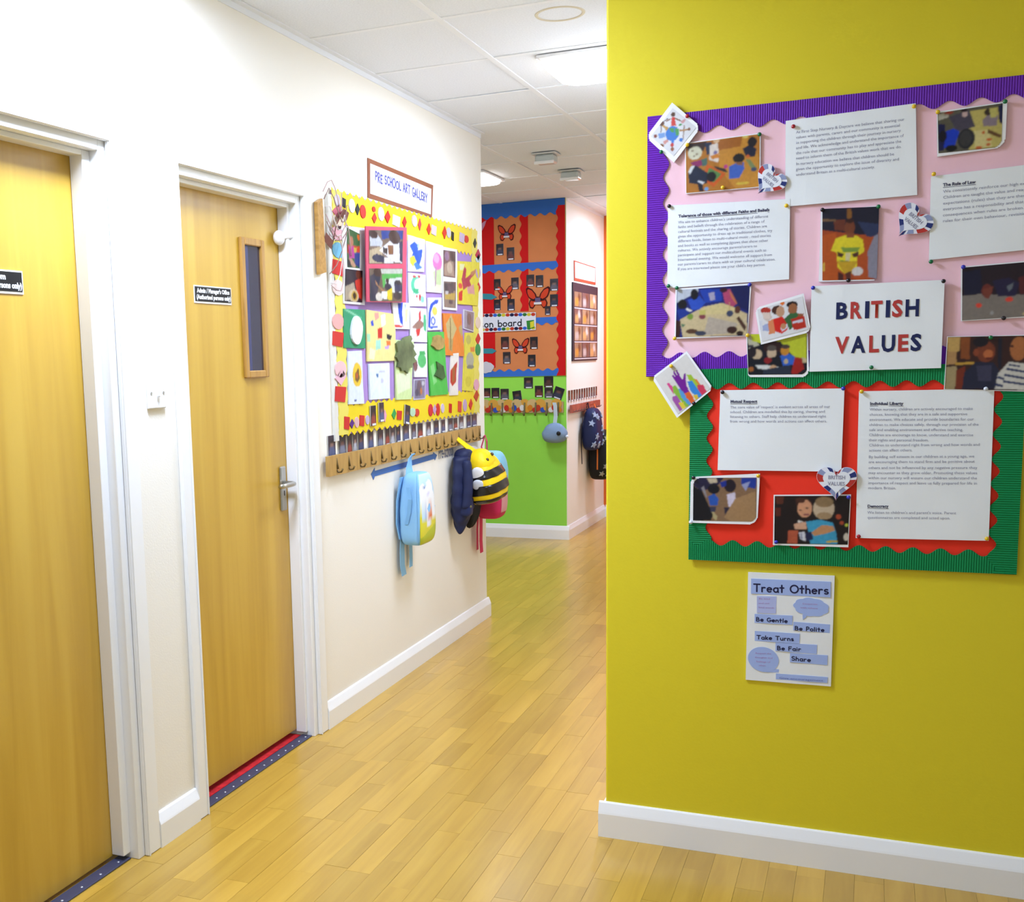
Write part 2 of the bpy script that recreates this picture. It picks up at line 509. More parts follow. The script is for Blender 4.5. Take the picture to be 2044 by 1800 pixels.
# ------------------------------------------------------------------ floor of oak staves
def plank_mat(name, island):
    m = wood_mat(name, (.46, .262, .032), (.52, .305, .040), (.57, .345, .050), (16, 1.1, 16), rough=.30, coat=.25, rand=.125, wave=1.6)
    nt = m.node_tree
    if island:
        g = nt.nodes.new('ShaderNodeNewGeometry')
        oi = next(n for n in nt.nodes if n.type == 'OBJECT_INFO')
        for l in list(oi.outputs['Random'].links):
            nt.links.new(g.outputs['Random Per Island'], l.to_socket)
    return m
M_PLANK = plank_mat('oak_stave', False)
M_PLANK_I = plank_mat('oak_stave_far', True)
floor = box('floor', (-2.4, -1.6, -.06, 4.2, 9.9, -.004), mat('#7a5524', rough=.7))
tag(floor, kind='structure')
def in_view(x, y):
    if y < 1.3: return 0
    ok = (x > -.03 and y < 3.12) or (0 <= x < 1.22 and y < 5.65) or (-1.4 < x < 1.22 and 5.6 <= y < 8.25) or (-.25 < x < 1.22 and 8.2 < y < 9.5)
    if not ok: return 0
    d = Vector((x, y, 0)) - Vector((1.8775, 0, 1.40))
    dep = d.dot(_f)
    if dep < .3: return 0
    px = d.dot(_r2) / dep * 2226 + 748; py = -d.dot(_u2) / dep * 2226 + 1017
    if px < -60 or px > 2100 or py > 1860: return 0
    if y > 3.1 and px > 1235: return 0
    return 1.0 / dep ** 2
SW = .0715
staves = []
rnd = random.Random(11)
lens = (.24, .31, .38, .45, .52)
for k in range(-20, 50):
    x = .012 + (k + .5) * SW
    y = -1.2 - rnd.random() * .4
    while y < 9.6:
        L = rnd.choice(lens)
        sc_ = max(in_view(x, y), in_view(x, y + L / 2), in_view(x, y + L))
        inside = -1.9 < x < 3.4
        if inside: staves.append((sc_ * L, x, y, L))
        y += L
staves.sort(key=lambda s: -s[0])
smesh = {}
for i, (s_, x, y, L) in enumerate(staves[:300]):
    if s_ <= 0: break
    if L not in smesh:
        bm = bmesh.new(); bx(bm, -SW / 2 + .0003, .0003, -.006, SW / 2 - .0003, L - .0003, 0)
        me = bpy.data.meshes.new('plank'); bm.to_mesh(me); bm.free(); me.materials.append(M_PLANK); smesh[L] = me
    o = bpy.data.objects.new('plank', smesh[L]); COL.objects.link(o)
    o.parent = floor; o.location = (x - floor.location.x, y - floor.location.y, -floor.location.z + rnd.uniform(-.0003, .0003))
vs, fs = [], []
for (s_, x, y, L) in staves[300:]:
    i = len(vs); a, b2, c2, d2 = x - SW / 2 + .0003, y + .0003, x + SW / 2 - .0003, y + L - .0003
    vs += [(a, b2, -.004), (c2, b2, -.004), (c2, d2, -.004), (a, d2, -.004), (a, b2, 0), (c2, b2, 0), (c2, d2, 0), (a, d2, 0)]
    fs += [(i + 4, i + 5, i + 6, i + 7), (i, i + 1, i + 5, i + 4), (i + 1, i + 2, i + 6, i + 5), (i + 2, i + 3, i + 7, i + 6), (i + 3, i, i + 4, i + 7)]
fx = floor.location
o = obj('planks', pyd('planks', [(a - fx.x, b2 - fx.y, c2 - fx.z) for a, b2, c2 in vs], fs), M_PLANK_I, floor)
tag(o, kind='stuff')

# ------------------------------------------------------------------ walls
D1 = (1.70, 2.508, 1.992)     # opening of the near door: y0, y1, head
D2 = (2.822, 3.615, 1.980)
bm = bmesh.new()
for (y0, y1, z0, z1) in ((-1.6, D1[0], 0, 2.6), (D1[0], D1[1], D1[2], 2.6), (D1[1], D2[0], 0, 2.6), (D2[0], D2[1], D2[2], 2.6), (D2[1], 5.645, 0, 2.6)):
    bx(bm, -.14, y0, z0, 0, y1, z1)
bx(bm, -2.2, 5.505, 0, -.14, 5.645, 2.6)
tag(obj('wall_left', bm, M_CREAM), kind='structure')
tag(box('wall_right', (1.2, 3.104, 0, 4.2, 3.25, 2.6), M_YELLOW, bevel=.006, seg=2), kind='structure')
tag(box('wall_corridor', (1.2, 3.25, 0, 1.34, 9.49, 2.6), M_CREAM), kind='structure')
tag(box('wall_far', (-2.2, 8.232, 0, -.216, 8.38, 2.6), M_GREEN), kind='structure')
tag(box('wall_alcove', (-.35, 8.234, 0, -.212, 9.49, 2.6), M_CREAM), kind='structure')
tag(box('wall_end', (-.36, 9.49, 0, 1.34, 9.62, 2.6), M_ORANGE_P), kind='structure')
tag(box('wall_passage', (-2.34, 5.505, 0, -2.2, 8.38, 2.6), M_CREAM), kind='structure')

def base(name, axis, face, out, a0, a1):
    pr = [(face, 0.0), (face + out * .018, 0.0), (face + out * .018, .070), (face + out * .0165, .075), (face + out * .007, .100), (face + out * .004, .1035), (face, .1035)]
    tag(prism(name, pr, axis, a0, a1, M_GLOSS), kind='structure')
base('baseboard_left', 'y', 0, 1, 3.676, 5.663)
base('baseboard_pier', 'y', 0, 1, 2.566, 2.774)
base('baseboard_passage', 'x', 5.645, 1, -2.2, .0)
base('baseboard_right', 'x', 3.104, -1, 1.182, 4.2)
base('baseboard_corridor', 'y', 1.2, -1, 3.105, 9.49)
base('baseboard_far', 'x', 8.232, -1, -2.2, -.194)
base('baseboard_end', 'x', 9.49, -1, -.194, 1.182)
base('baseboard_alcove', 'y', -.212, 1, 8.2325, 9.488)

# ------------------------------------------------------------------ suspended ceiling
ceil = box('ceiling', (-2.4, -1.6, ZC + .012, 4.2, 9.9, ZC + .07), M_TILE)
tag(ceil, kind='structure')
GX = [.505 + .605 * k for k in range(-4, 4)]
GY = [3.70 + .573 * k for k in range(-2, 11)]
lamp_tiles = {(4, 3), (3, 7)}
def cpart(name, me_or_bm, m, loc):
    o = obj(name, me_or_bm, m, ceil)
    o.location = Vector(loc) - ceil.location
    return o
rnd = random.Random(5)
bm = bmesh.new(); bx(bm, -.2965, -.2805, 0, .2965, .2805, .014, .003, 1)
tile_me = bm_to(bm, 'ceiling_tile'); tile_me.materials.append(M_TILE)
for i in range(len(GX) - 1):
    for j in range(len(GY) - 1):
        xc, yc = (GX[i] + GX[i + 1]) / 2, (GY[j] + GY[j + 1]) / 2
        if yc < 5.4 and xc < 0: xc_ok = GX[i + 1] > 0.02
        else: xc_ok = True
        if not xc_ok or xc > 1.2: continue
        t = bpy.data.objects.new('ceiling_tile', tile_me); COL.objects.link(t); t.parent = ceil
        dz = rnd.choice((0, 0, 0, .001, .0015))
        t.location = Vector((xc + rnd.uniform(-.002, .002), yc + rnd.uniform(-.002, .002), ZC + dz)) - ceil.location
        t.rotation_euler = (rnd.uniform(-.003, .003), rnd.uniform(-.003, .003), 0)
for x in GX[1:6]:
    y0 = 5.645 if x < 0 else 2.0
    bm = bmesh.new(); bx(bm, -.012, 0, 0, .012, 9.49 - y0, .004, .0008)
    cpart('grid_bar', bm, M_BAR, (x, y0, ZC - .0035))
for y in GY:
    for i in range(len(GX) - 1):
        x0, x1 = GX[i] + .012, GX[i + 1] - .012
        if y < 5.5: x0 = max(x0, .022)
        if x1 - x0 < .05 or x0 > 1.2: continue
        bm = bmesh.new(); bx(bm, x0, -.0115, 0, x1, .0115, .004, .0008)
        cpart('grid_bar', bm, M_BAR, (0, y, ZC - .003))
# wall angle along the left wall
prism_o = prism('trim_1', [(0, ZC - .024), (.003, ZC - .024), (.003, ZC - .004), (.024, ZC - .004), (.024, ZC + .0), (0, ZC + .0)], 'y', 1.2, 5.645, M_BAR)
tag(prism_o, kind='structure')
prism_o = prism('trim_2', [(-.212, ZC - .024), (-.209, ZC - .024), (-.209, ZC - .004), (-.188, ZC - .004), (-.188, ZC), (-.212, ZC)], 'y', 8.25, 9.48, M_BAR)
tag(prism_o, kind='structure')
# the ring mark left by an old fitting
bm = bmesh.new()
ring = []
for k in range(40):
    a = 2 * math.pi * k / 40
    ring.append([bm.verts.new((r * math.cos(a), r * math.sin(a), z)) for r, z in ((.072, 0), (.074, -.0025), (.082, -.0025), (.084, 0))])
for k in range(40):
    for q in range(3): bm.faces.new((ring[k][q], ring[k][q + 1], ring[(k + 1) % 40][q + 1], ring[(k + 1) % 40][q]))
cpart('cover_ring', bm, mat('#d3cab4', rough=.7), (.882, 3.85, ZC - .0005))

def ceiling_lamp(x, y, label, watts, cool=False):
    t = empty('ceiling_lamp', (x, y, ZC))
    tag(t, label, 'lamp', 'square ceiling lamps')
    bm = bmesh.new(); bx(bm, -.212, -.222, -.016, .212, .222, -.003, .012, 3)
    obj('housing', bm, M_PLASTIC, t)
    bm = bmesh.new()
    r = bx(bm, -.205, -.215, -.036, .205, .215, -.014)
    es = [e for e in bm.edges if abs(e.verts[0].co.z - e.verts[1].co.z) > .01]
    bmesh.ops.bevel(bm, geom=es, offset=.09, segments=7, affect='EDGES', profile=.5)
    es = [e for e in bm.edges if e.verts[0].co.z < -.03 and e.verts[1].co.z < -.03]
    bmesh.ops.bevel(bm, geom=es, offset=.009, segments=2, affect='EDGES', profile=.5)
    dm = mat('#ffffff', emit=9.0)
    obj('diffuser', bm, dm, t, None, True)
    ld = bpy.data.lights.new('lamp_light', 'AREA')
    ld.shape = 'RECTANGLE'; ld.size = .38; ld.size_y = .42; ld.energy = watts; ld.color = LAMP_COL
    lo = bpy.data.objects.new('lamp_light', ld); COL.objects.link(lo); lo.parent = t; lo.location = (0, 0, -.042)
    return t
ceiling_lamp(.88, 4.53, 'lit square ceiling lamp nearest the yellow wall edge', LAMP_W * .74)
ceiling_lamp(-.55, 6.93, 'lit square ceiling lamp farther down above the orange board', LAMP_W * .62)
ceiling_lamp(.40, 2.38, 'lit ceiling lamp above the two wooden doors, out of view', LAMP_W * 1.38)
ceiling_lamp(.80, .0, 'added fill lamp on the ceiling behind the viewer, out of view', LAMP_W * .35)  # unseen lamp added for soft fill from behind the camera
ceiling_lamp(.50, 8.80, 'lit ceiling lamp by the cream alcove wall, hidden behind the yellow wall', LAMP_W * .75)

def downlight(x, y, label):
    t = empty('emergency_light', (x, y, ZC - .004)); tag(t, label, 'lamp', 'small unlit ceiling lights')
    bm = bmesh.new(); bx(bm, -.07, -.07, -.008, .07, .07, 0, .006, 2); obj('base_plate', bm, mat('#cfd2cf', rough=.4), t)
    bm = bmesh.new(); bx(bm, -.055, -.05, -.055, .055, .05, -.008, .012, 3); obj('lens', bm, mat('#c2cac8', rough=.15, spec=.6), t)
    bm = bmesh.new(); bx(bm, -.057, -.056, -.062, .057, -.047, -.044, .004, 2); obj('lip', bm, mat('#f2f2f0', rough=.2), t)
downlight(.145, 6.38, 'small unlit square ceiling light, the nearer of two')
downlight(.120, 7.05, 'small unlit square ceiling light, the farther of two')

# ------------------------------------------------------------------ doors
def door(name, op, leaf0, leaf1, stop, near_arch, gap=.012):
    y0, y1, zh = op
    r = empty(name, (-.07, (y0 + y1) / 2, 0)); tag(r, kind='structure')
    def p(n, b, m, bevel=.0015):
        o = box(n, b, m, None, bevel, 1); o.parent = r; o.location = o.location - r.location; return o
    leaf = p('leaf', (-.112, leaf0, gap, -.07, leaf1, zh - .012), M_DOOR)
    lin_ = .030
    p('jamb', (-.139, y1 - lin_, 0, .0, y1, zh), M_GLOSS)
    p('jamb', (-.139, y0, 0, .0, y0 + lin_, zh), M_GLOSS)
    p('head_jamb', (-.139, y0 + lin_, zh - lin_, 0, y1 - lin_, zh), M_GLOSS)
    p('stop', (-.0695, leaf1 - .006, .018, -.028, y1 - lin_, zh - lin_), M_GLOSS)
    p('stop', (-.0695, y0 + lin_, .018, -.028, leaf0 + .012, zh - lin_), M_GLOSS)
    p('head_stop', (-.0695, leaf0 + .012, zh - lin_ - .014, -.028, leaf1 - .006, zh - lin_), M_GLOSS)
    aw = .058
    na = near_arch
    for (a, b2) in ((y1 - .004, y1 + aw), (y0 - na, y0 + .004)):
        p('architrave', (.0005, a, 0, .015, b2, zh + .045), M_GLOSS, .003)
        e0 = a if a > y0 + .2 else b2 - .008
        p('architrave_bead', (.015, e0 + .002, 0, .0185, e0 + .008, zh + .004), M_GLOSS, .001)
    p('architrave', (.0005, y0 + .004, zh - .004, .0145, y1 - .004, zh + .045), M_GLOSS, .003)
    p('architrave_bead', (.0145, y0, zh - .003, .018, y1, zh + .005), M_GLOSS, .001)
    return r, leaf, p
door1, leaf1, _ = door('door_1', D1, 1.735, 2.452, .03, .058)
door2, leaf2, p2 = door('door_2', D2, 2.845, 3.576, .03, .048, .026)

# vision panel of the far door
vp = [(3.2962,1.8149),(3.4571,1.8162),(3.4458,1.3421),(3.2922,1.3430)]
vy0, vy1, vz0, vz1 = vp[3][0], vp[2][0] , vp[3][1] + .004, vp[0][1]
vy0 = (vp[0][0] + vp[3][0]) / 2; vy1 = (vp[1][0] + vp[2][0]) / 2
fw = .024
for (a, b2, c2, d2) in ((vy0, vy0 + fw, vz0, vz1), (vy1 - fw, vy1, vz0, vz1), (vy0 + fw, vy1 - fw, vz0, vz0 + fw), (vy0 + fw, vy1 - fw, vz1 - fw, vz1)):
    p2('glazing_bead', (-.0705, a, c2, -.057, b2, d2), M_BEAD, .003)
p2('glazing_recess', (-.0702, vy0 + fw, vz0 + fw, -.0698, vy1 - fw, vz1 - fw), mat('#3b3a40', rough=.5), 0)
gl = p2('glass', (-.0696, vy0 + fw, vz0 + fw, -.0665, vy1 - fw, vz1 - fw), mat('#2e2f45', rough=.08, spec=.8), 0)
p2('blind_strip', (-.0664, vy0 + fw + .002, vz0 + fw, -.0655, vy0 + fw + .030, vz1 - fw), mat('#45486e', rough=.4), 0)
# lever handle on its plate
hy, hz0, hz1 = 3.532, (3.5137,0.8627)[1], (3.5265,1.0234)[1]
pl_ = p2('handle_plate', (-.07, hy - .021, hz0, -.061, hy + .019, hz1), M_STEEL, .004)
hz = (3.5300,0.9623)[1]
lev = tube('lever', [(0, 0, 0), (.035, 0, 0), (.045, -.008, 0), (.048, -.03, 0), (.047, -.075, 0), (.044, -.105, 0)], .009, M_STEEL, door2, 10)
lev.location = Vector((-.062, hy, hz)) - door2.location
# seen from the corridor the lever points towards the frame and out
kh = p2('keyhole', (-.0612, hy - .003, hz0 + .055, -.0605, hy + .002, hz0 + .073), M_DARK, 0)
# white safety catch between leaf and frame
kn = (3.5512,1.8308)
bm = bmesh.new()
bmesh.ops.create_uvsphere(bm, u_segments=20, v_segments=12, radius=.026)
for v in bm.verts: v.co.x *= .75
ko = obj('catch_knob', bm, M_PLASTIC, door2, None, True); ko.location = Vector((-.048, kn[0] - .012, kn[1])) - door2.location
tb = tube('catch_peg', [(-.01, .01, .002), (.02, .035, .006), (.035, .062, .008)], .008, M_PLASTIC, door2); tb.location = ko.location
# door name plates
def plate(u0, u1, v0, v1, label, rows):
    quad = [(u0, v1), (u1, v1), (u1, v0), (u0, v0)]
    o = slab('door_sign', 'K', quad, .0005, .0025, mat('#e9e6dc', rough=.5), None, label, 'sign')
    k = .004; h = v1 - v0
    slab('black_face', 'K', [(u0 + k, v1 - k), (u1 - k, v1 - k), (u1 - k, v0 + h * .10), (u0 + k, v0 + h * .10)], .0025, .0033, mat('#0d0c14', rough=.3), o)
    for s, a, b2, vv in rows:
        text(s, 'K', (u0 + a * (u1 - u0), v0 + vv * h), h * .34, mat('#f2f2f2', rough=.5), .0036, o, 0, (b2 - a) * (u1 - u0), 'LEFT', .0009)
    return o
qa, qb, qc = [(3.0098,1.6437),(3.2315,1.6385),(3.0082,1.5886)]
plate(qa[0], qb[0], qc[1], qa[1], 'small black office sign with white letters on the farther door',
      [("Admin / Manager's Office", .07, .95, .60), ('(Authorised persons only)', .05, .97, .24)])
qa, qc = [(2.2354,1.6399),(2.2367,1.5826)]
plate(qa[0] - .205, qa[0], qc[1], qa[1], 'black name sign with white letters on the nearer door at the left edge',
      [('Staff Room', .17, .70, .60), ('(Authorised persons only)', .05, .97, .24)])

# studded threshold strips and the carpet edge
def threshold(y0, y1, n, label, xc):
    t = empty('threshold_strip', (xc, (y0 + y1) / 2, .0005)); tag(t, label, 'threshold', 'dark studded door thresholds')
    bm = bmesh.new(); bx(bm, -.021, y0 - (y0 + y1) / 2, 0, .021, (y1 - y0) / 2, .005, .002, 2)
    obj('strip', bm, mat('#3c3f58', rough=.4, spec=.5), t)
    for k in range(n):
        bm = bmesh.new(); bmesh.ops.create_uvsphere(bm, u_segments=8, v_segments=5, radius=.0045)
        for v in bm.verts: v.co.z *= .5
        s = obj('rivet', bm, mat('#c8ccd6', rough=.25, metal=.7), t, None, True); s.location = (.006, (y0 - y1) / 2 + (y1 - y0) * (k + .5) / n, .005)
    return t
threshold(2.856, 3.582, 14, 'dark studded threshold strip under the farther door, beside red carpet', -.031)
threshold(1.745, 2.474, 9, 'dark studded threshold strip under the nearer door', -.045)
cp = box('carpet_strip', (-.125, 2.86, .0003, -.0525, 3.57, .006), mat('#c01f24', rough=.95, noise=.3, nscale=40, bump=.6, bscale=300))
tag(cp, 'red carpet edge showing under the farther door', 'carpet')

# light switch
sw = [(2.6306,1.3600),(2.7132,1.2736)]
sy0, sy1 = 2.634, 2.716
sz0, sz1 = 1.276, 1.360
s = empty('light_switch', (0, (sy0 + sy1) / 2, sz0)); tag(s, 'white wall light switch between the two doors', 'switch')
bm = bmesh.new(); bx(bm, 0, -.042, 0, .009, .042, .084, .003, 2); obj('plate', bm, M_PLASTIC, s)
bm = bmesh.new(); bx(bm, .009, -.006, .034, .014, .006, .056, .002, 1); rk = obj('rocker', bm, M_PLASTIC, s); rk.rotation_euler = (0, .08, 0)
for yy in (-.03, .03):
    bm = bmesh.new(); bmesh.ops.create_cone(bm, cap_ends=True, segments=10, radius1=.004, radius2=.004, depth=.002)
    sc_ = obj('screw', bm, M_STEEL, s); sc_.rotation_euler = (0, math.pi / 2, 0); sc_.location = (.0095, yy, .044)

# ================================================================== notice boards on the yellow wall
M_PURPLE = mat('#6628a2', 'Y', rough=.55, spec=.15)
M_GREENC = mat('#0a7c46', 'Y', rough=.55, spec=.15)
M_PINK = mat('#f0bcc4', 'Y', rough=.7, bump=.25, bscale=14)
M_RED = mat('#e5311b', 'Y', rough=.7, bump=.2, bscale=14)
M_PAPER = mat('#e4e9f2', 'Y', rough=.5, spec=.35, bump=.15, bscale=22)
M_LAM = mat('#eceff6', 'Y', rough=.16, spec=.6)
M_PHOTO = mat('#eceef4', 'Y', rough=.25, spec=.5)
M_INK = mat('#8f90a4', 'Y', rough=.6)
M_INKB = mat('#4c4d62', 'Y', rough=.6)
M_NAVY = mat('#1d2450', 'Y', rough=.5)
M_TRED = mat('#b03a34', 'Y', rough=.5)

ub = (1.3115, 2.30, 1.331, 2.014)        # upper board: u0, u1, v0, v1
lb = (1.4290, 2.213, .832, 1.349)        # lower board
board_u = wempty('notice_board', 'Y', (ub[0], ub[2]))
tag(board_u, 'pink paper notice board with purple corrugated border', 'notice board')
slab('backing', 'Y', [(ub[0] + .004, ub[2] + .004), (ub[1], ub[2] + .004), (ub[1], ub[3] - .004), (ub[0] + .004, ub[3] - .004)], .0005, .0040, M_PINK, board_u)
strip('border_strip', 'Y', (ub[1], ub[3]), (ub[0], ub[3]), .048, .0665, .0075, .0065, M_PURPLE, board_u, ridge=.0014, pitch=.0056, phase=.35)
strip('border_strip', 'Y', (ub[0], ub[3]), (ub[0], ub[2]), .049, .0665, .0075, .0072, M_PURPLE, board_u, ridge=.0014, pitch=.0056, phase=.1)
strip('border_strip', 'Y', (ub[0], ub[2] + .004), (ub[1], ub[2] + .004), .052, .0625, .0075, .0068, M_PURPLE, board_u, ridge=.0014, pitch=.0056, phase=.55)
board_l = wempty('notice_board', 'Y', (lb[0], lb[2]))
tag(board_l, 'red paper notice board with green corrugated border', 'notice board')
slab('backing', 'Y', [(lb[0] + .004, lb[2] + .004), (lb[1] - .004, lb[2] + .004), (lb[1] - .004, lb[3] - .02), (lb[0] + .004, lb[3] - .02)], .0005, .0060, M_RED, board_l)
strip('border_strip', 'Y', (lb[1], lb[3]), (lb[0], lb[3]), .046, .0605, .008, .0100, M_GREENC, board_l, ridge=.0014, pitch=.0056, phase=.2)
strip('border_strip', 'Y', (lb[0], lb[3]), (lb[0], lb[2]), .052, .0605, .008, .0095, M_GREENC, board_l, ridge=.0014, pitch=.0056, phase=.45)
strip('border_strip', 'Y', (lb[0], lb[2]), (lb[1], lb[2]), .050, .0625, .008, .0100, M_GREENC, board_l, ridge=.0014, pitch=.0056, phase=.15)
strip('border_strip', 'Y', (lb[1], lb[2]), (lb[1], lb[3]), .056, .0605, .009, .0108, M_GREENC, board_l, ridge=.0014, pitch=.0056, phase=.3)

def lines(parent, w, rows, start, end, size, m, off, lead, **k):
    """rows of print; the longest row spans start..end"""
    ang = math.atan2(end[1] - start[1], end[0] - start[0])
    Lw = math.hypot(end[0] - start[0], end[1] - start[1])
    mx = max(len(r) for r in rows)
    return text('\n'.join(rows), w, start, size, m, off, parent, ang, Lw, 'LEFT', k.get('bold', 0.0), 1.0, k.get('amp', .0006), k.get('seed', 0.0), lead / size, 'printed_text')

def doc(name, quad, off, label, heads, paras, seed, size=.0098):
    o = sheet(name, 'Y', quad, off, M_PAPER, label, 'paper', 'typed sheets on the notice boards', .0009, seed)
    for rows, st, en, lead in paras:
        lines(o, 'Y', rows, st, en, size, M_INK, off + .0006, lead, amp=.0009, seed=seed)
    for s, st, en in heads:
        lines(o, 'Y', [s], st, en, size * 1.05, M_INKB, off + .0006, .02, amp=.0009, seed=seed, bold=.0004)
        a = Vector(st); b2 = Vector(en); q = Vector((0, -.0022))
        strip_poly = [tuple(a + q), tuple(b2 + q), tuple(b2 + q * 1.5), tuple(a + q * 1.5)]
        slab('underline', 'Y', strip_poly, off + .0012, off + .0016, M_INKB, o)
    return o

doc('typed_sheet', [(1.6561,1.9659),(1.9513,1.9751),(1.9616,1.7593),(1.6592,1.7551)], .0098, 'white typed sheet at the top of the pink board with no heading',
    [], [(["At First Step Nursery & Daycare we believe that sharing our", "values with parents, carers and our community is essential", "in supporting the children through their journey in nursery", "and life. We acknowledge and understand the importance of", "the role that our community has to play and appreciate the", "need to inform them of the British values work that we do."],
     (1.6811,1.9321), (1.9274,1.9373), .0127),
     (["In nursery education we believe that children should be", "given the opportunity to explore the issue of diversity and", "understand Britain as a multi-cultural society."], (1.6828,1.8548), (1.9181,1.8578), .0130)], 1.0)
doc('typed_sheet', [(1.3670,1.7807),(1.6708,1.7735),(1.6724,1.5729),(1.3667,1.5655)], .0104, 'white typed sheet about different faiths and beliefs on the pink board',
    [("Tolerance of those with different Faiths and Beliefs", (1.3942,1.7475), (1.6217,1.7468))],
    [(["We aim to enhance children's understanding of different", "faiths and beliefs through the celebration of a range of", "cultural festivals and the sharing of stories. Children are", "given the opportunity to dress up in traditional clothes, try", "different foods, listen to multi-cultural music , read stories", "and books as well as completing jigsaws that show other", "cultures. We actively encourage parents/carers to", "participate and support our multicultural events such as", "International evening. We would welcome all support from", "our parents/carers to share with us your cultural celebration.", "If you are interested please see your child's key person"],
      (1.3935,1.7321), (1.6387,1.7311), .0121)], 2.1)
doc('typed_sheet', [(1.9902,1.8003),(2.3394,1.8162),(2.3493,1.6218),(1.9928,1.6022)], .0098, 'white typed rule of law sheet at the right edge of the photo',
    [("The Rule of Law", (2.0171,1.7746), (2.0869,1.7759))],
    [(["We consistently reinforce our high expectations.", "Children are taught the value and reasons behind", "expectations (rules) that they are there to protect us, that", "everyone has a responsibility and that there are", "consequences when rules are broken. Children need", "rules for their own behaviour, revisiting them often."], (2.0177,1.7593), (2.2816,1.7664), .0139)], 3.3)
doc('typed_sheet', [(1.5072,1.2923),(1.8111,1.2929),(1.8091,1.0801),(1.5031,1.0794)], .0125, 'white typed mutual respect sheet on the red board',
    [("Mutual Respect", (1.5332,1.2590), (1.6009,1.2589))],
    [(["The core value of 'respect' is evident across all areas of our", "school. Children are modelled this by caring, sharing and", "listening to others. Staff help children to understand right", "from wrong and how words and actions can affect others."], (1.5329,1.2440), (1.7782,1.2440), .0124)], 4.2)
doc('typed_sheet', [(1.8450,1.2850),(2.1460,1.2876),(2.1492,0.9144),(1.8480,0.9091)], .0125, 'tall white typed individual liberty and democracy sheet on the red board',
    [("Individual Liberty", (1.8713,1.2504), (1.9478,1.2503)), ("Democracy", (1.8732,0.9892), (1.9225,0.9906))],
    [(["Within nursery, children are actively encouraged to make", "choices, knowing that they are in a safe and supportive", "environment. We educate and provide boundaries for our", "children to make choices safely, through our provision of the", "safe and enabling environment and effective teaching.", "Children are encourage to know, understand and exercise", "their rights and personal freedom."], (1.8712,1.2361), (2.1154,1.2367), .0129),
     (["Children to understand right from wrong and how words and", "actions can affect others."], (1.8724,1.1455), (2.1197,1.1488), .0129),
     (["By building self esteem in our children at a young age, we", "are encouraging them to stand firm and be positive about"], (1.8723,1.1158), (2.1107,1.1201), .0129),
     (["others and not be influenced by any negative pressure they", "may encounter as they grow older. Promoting these values", "within our nursery will ensure our children understand the", "importance of respect and leave us fully prepared for life in", "modern Britain."], (1.8726,1.0880), (2.1172,1.0919), .0129),
     (["We listen to children's and parent's voice. Parent", "questionnaires are completed and acted upon."], (1.8736,0.9734), (2.0751,0.9781), .0129)], 5.5)

# the title sheet
bv = sheet('title_sheet', 'Y', [(1.7270,1.5525),(2.0288,1.5525),(2.0285,1.3398),(1.7269,1.3368)], .0155, M_PAPER, 'white title sheet reading British Values in navy and red capitals', 'paper', None, .0010, 6.2)
def title(word, cols, st, en, size):
    # each letter printed in its own colour
    st = Vector(st); en = Vector(en); d = (en - st)
    wds = {'I': .42, 'S': .82, 'T': .9, 'L': .82, 'E': .84, 'R': .98, 'B': 1.0, 'H': 1.1, 'V': 1.08, 'A': 1.1, 'U': 1.06}
    tot = sum(wds[c] + .15 for c in word) - .15
    x = 0; ang = math.atan2(d.y, d.x)
    for c, k in zip(word, cols):
        p = st + d * (x / tot)
        text(c, 'Y', (p.x, p.y), size, M_NAVY if k == 'n' else M_TRED, .0165, bv, ang, d.length * wds[c] / tot, 'LEFT', .0019, 1, .0010, 6.2, 1.0, 'letter')
        x += wds[c] + .15
title('BRITISH', 'nrnrnrn', (1.7845,1.4686), (1.9749,1.4691), .0562)
title('VALUES', 'rnrnrn', (1.7888,1.3829), (1.9834,1.3844), .0562)

# ---- photographs and laminated pictures
def photo(quad, inner, off, label, bg, shapes, seed, amp=.0006, rc=None, irc=None, lam=False, mott=.12, cell=None, name='photograph', cat='photo'):
    o = sheet(name, 'Y', quad, off, M_LAM if lam else M_PHOTO, label, cat, 'photographs on the notice boards' if cat == 'photo' else 'laminated pictures on the notice boards', amp, seed, rc, None, .0022 if rc else None)
    ink(o, 'Y', inner, off + .0007, bg, shapes, amp, seed, irc, cell, mott * .6, rough=.22 if lam else .3, blur=1 if cat != 'photo' else 3)
    return o

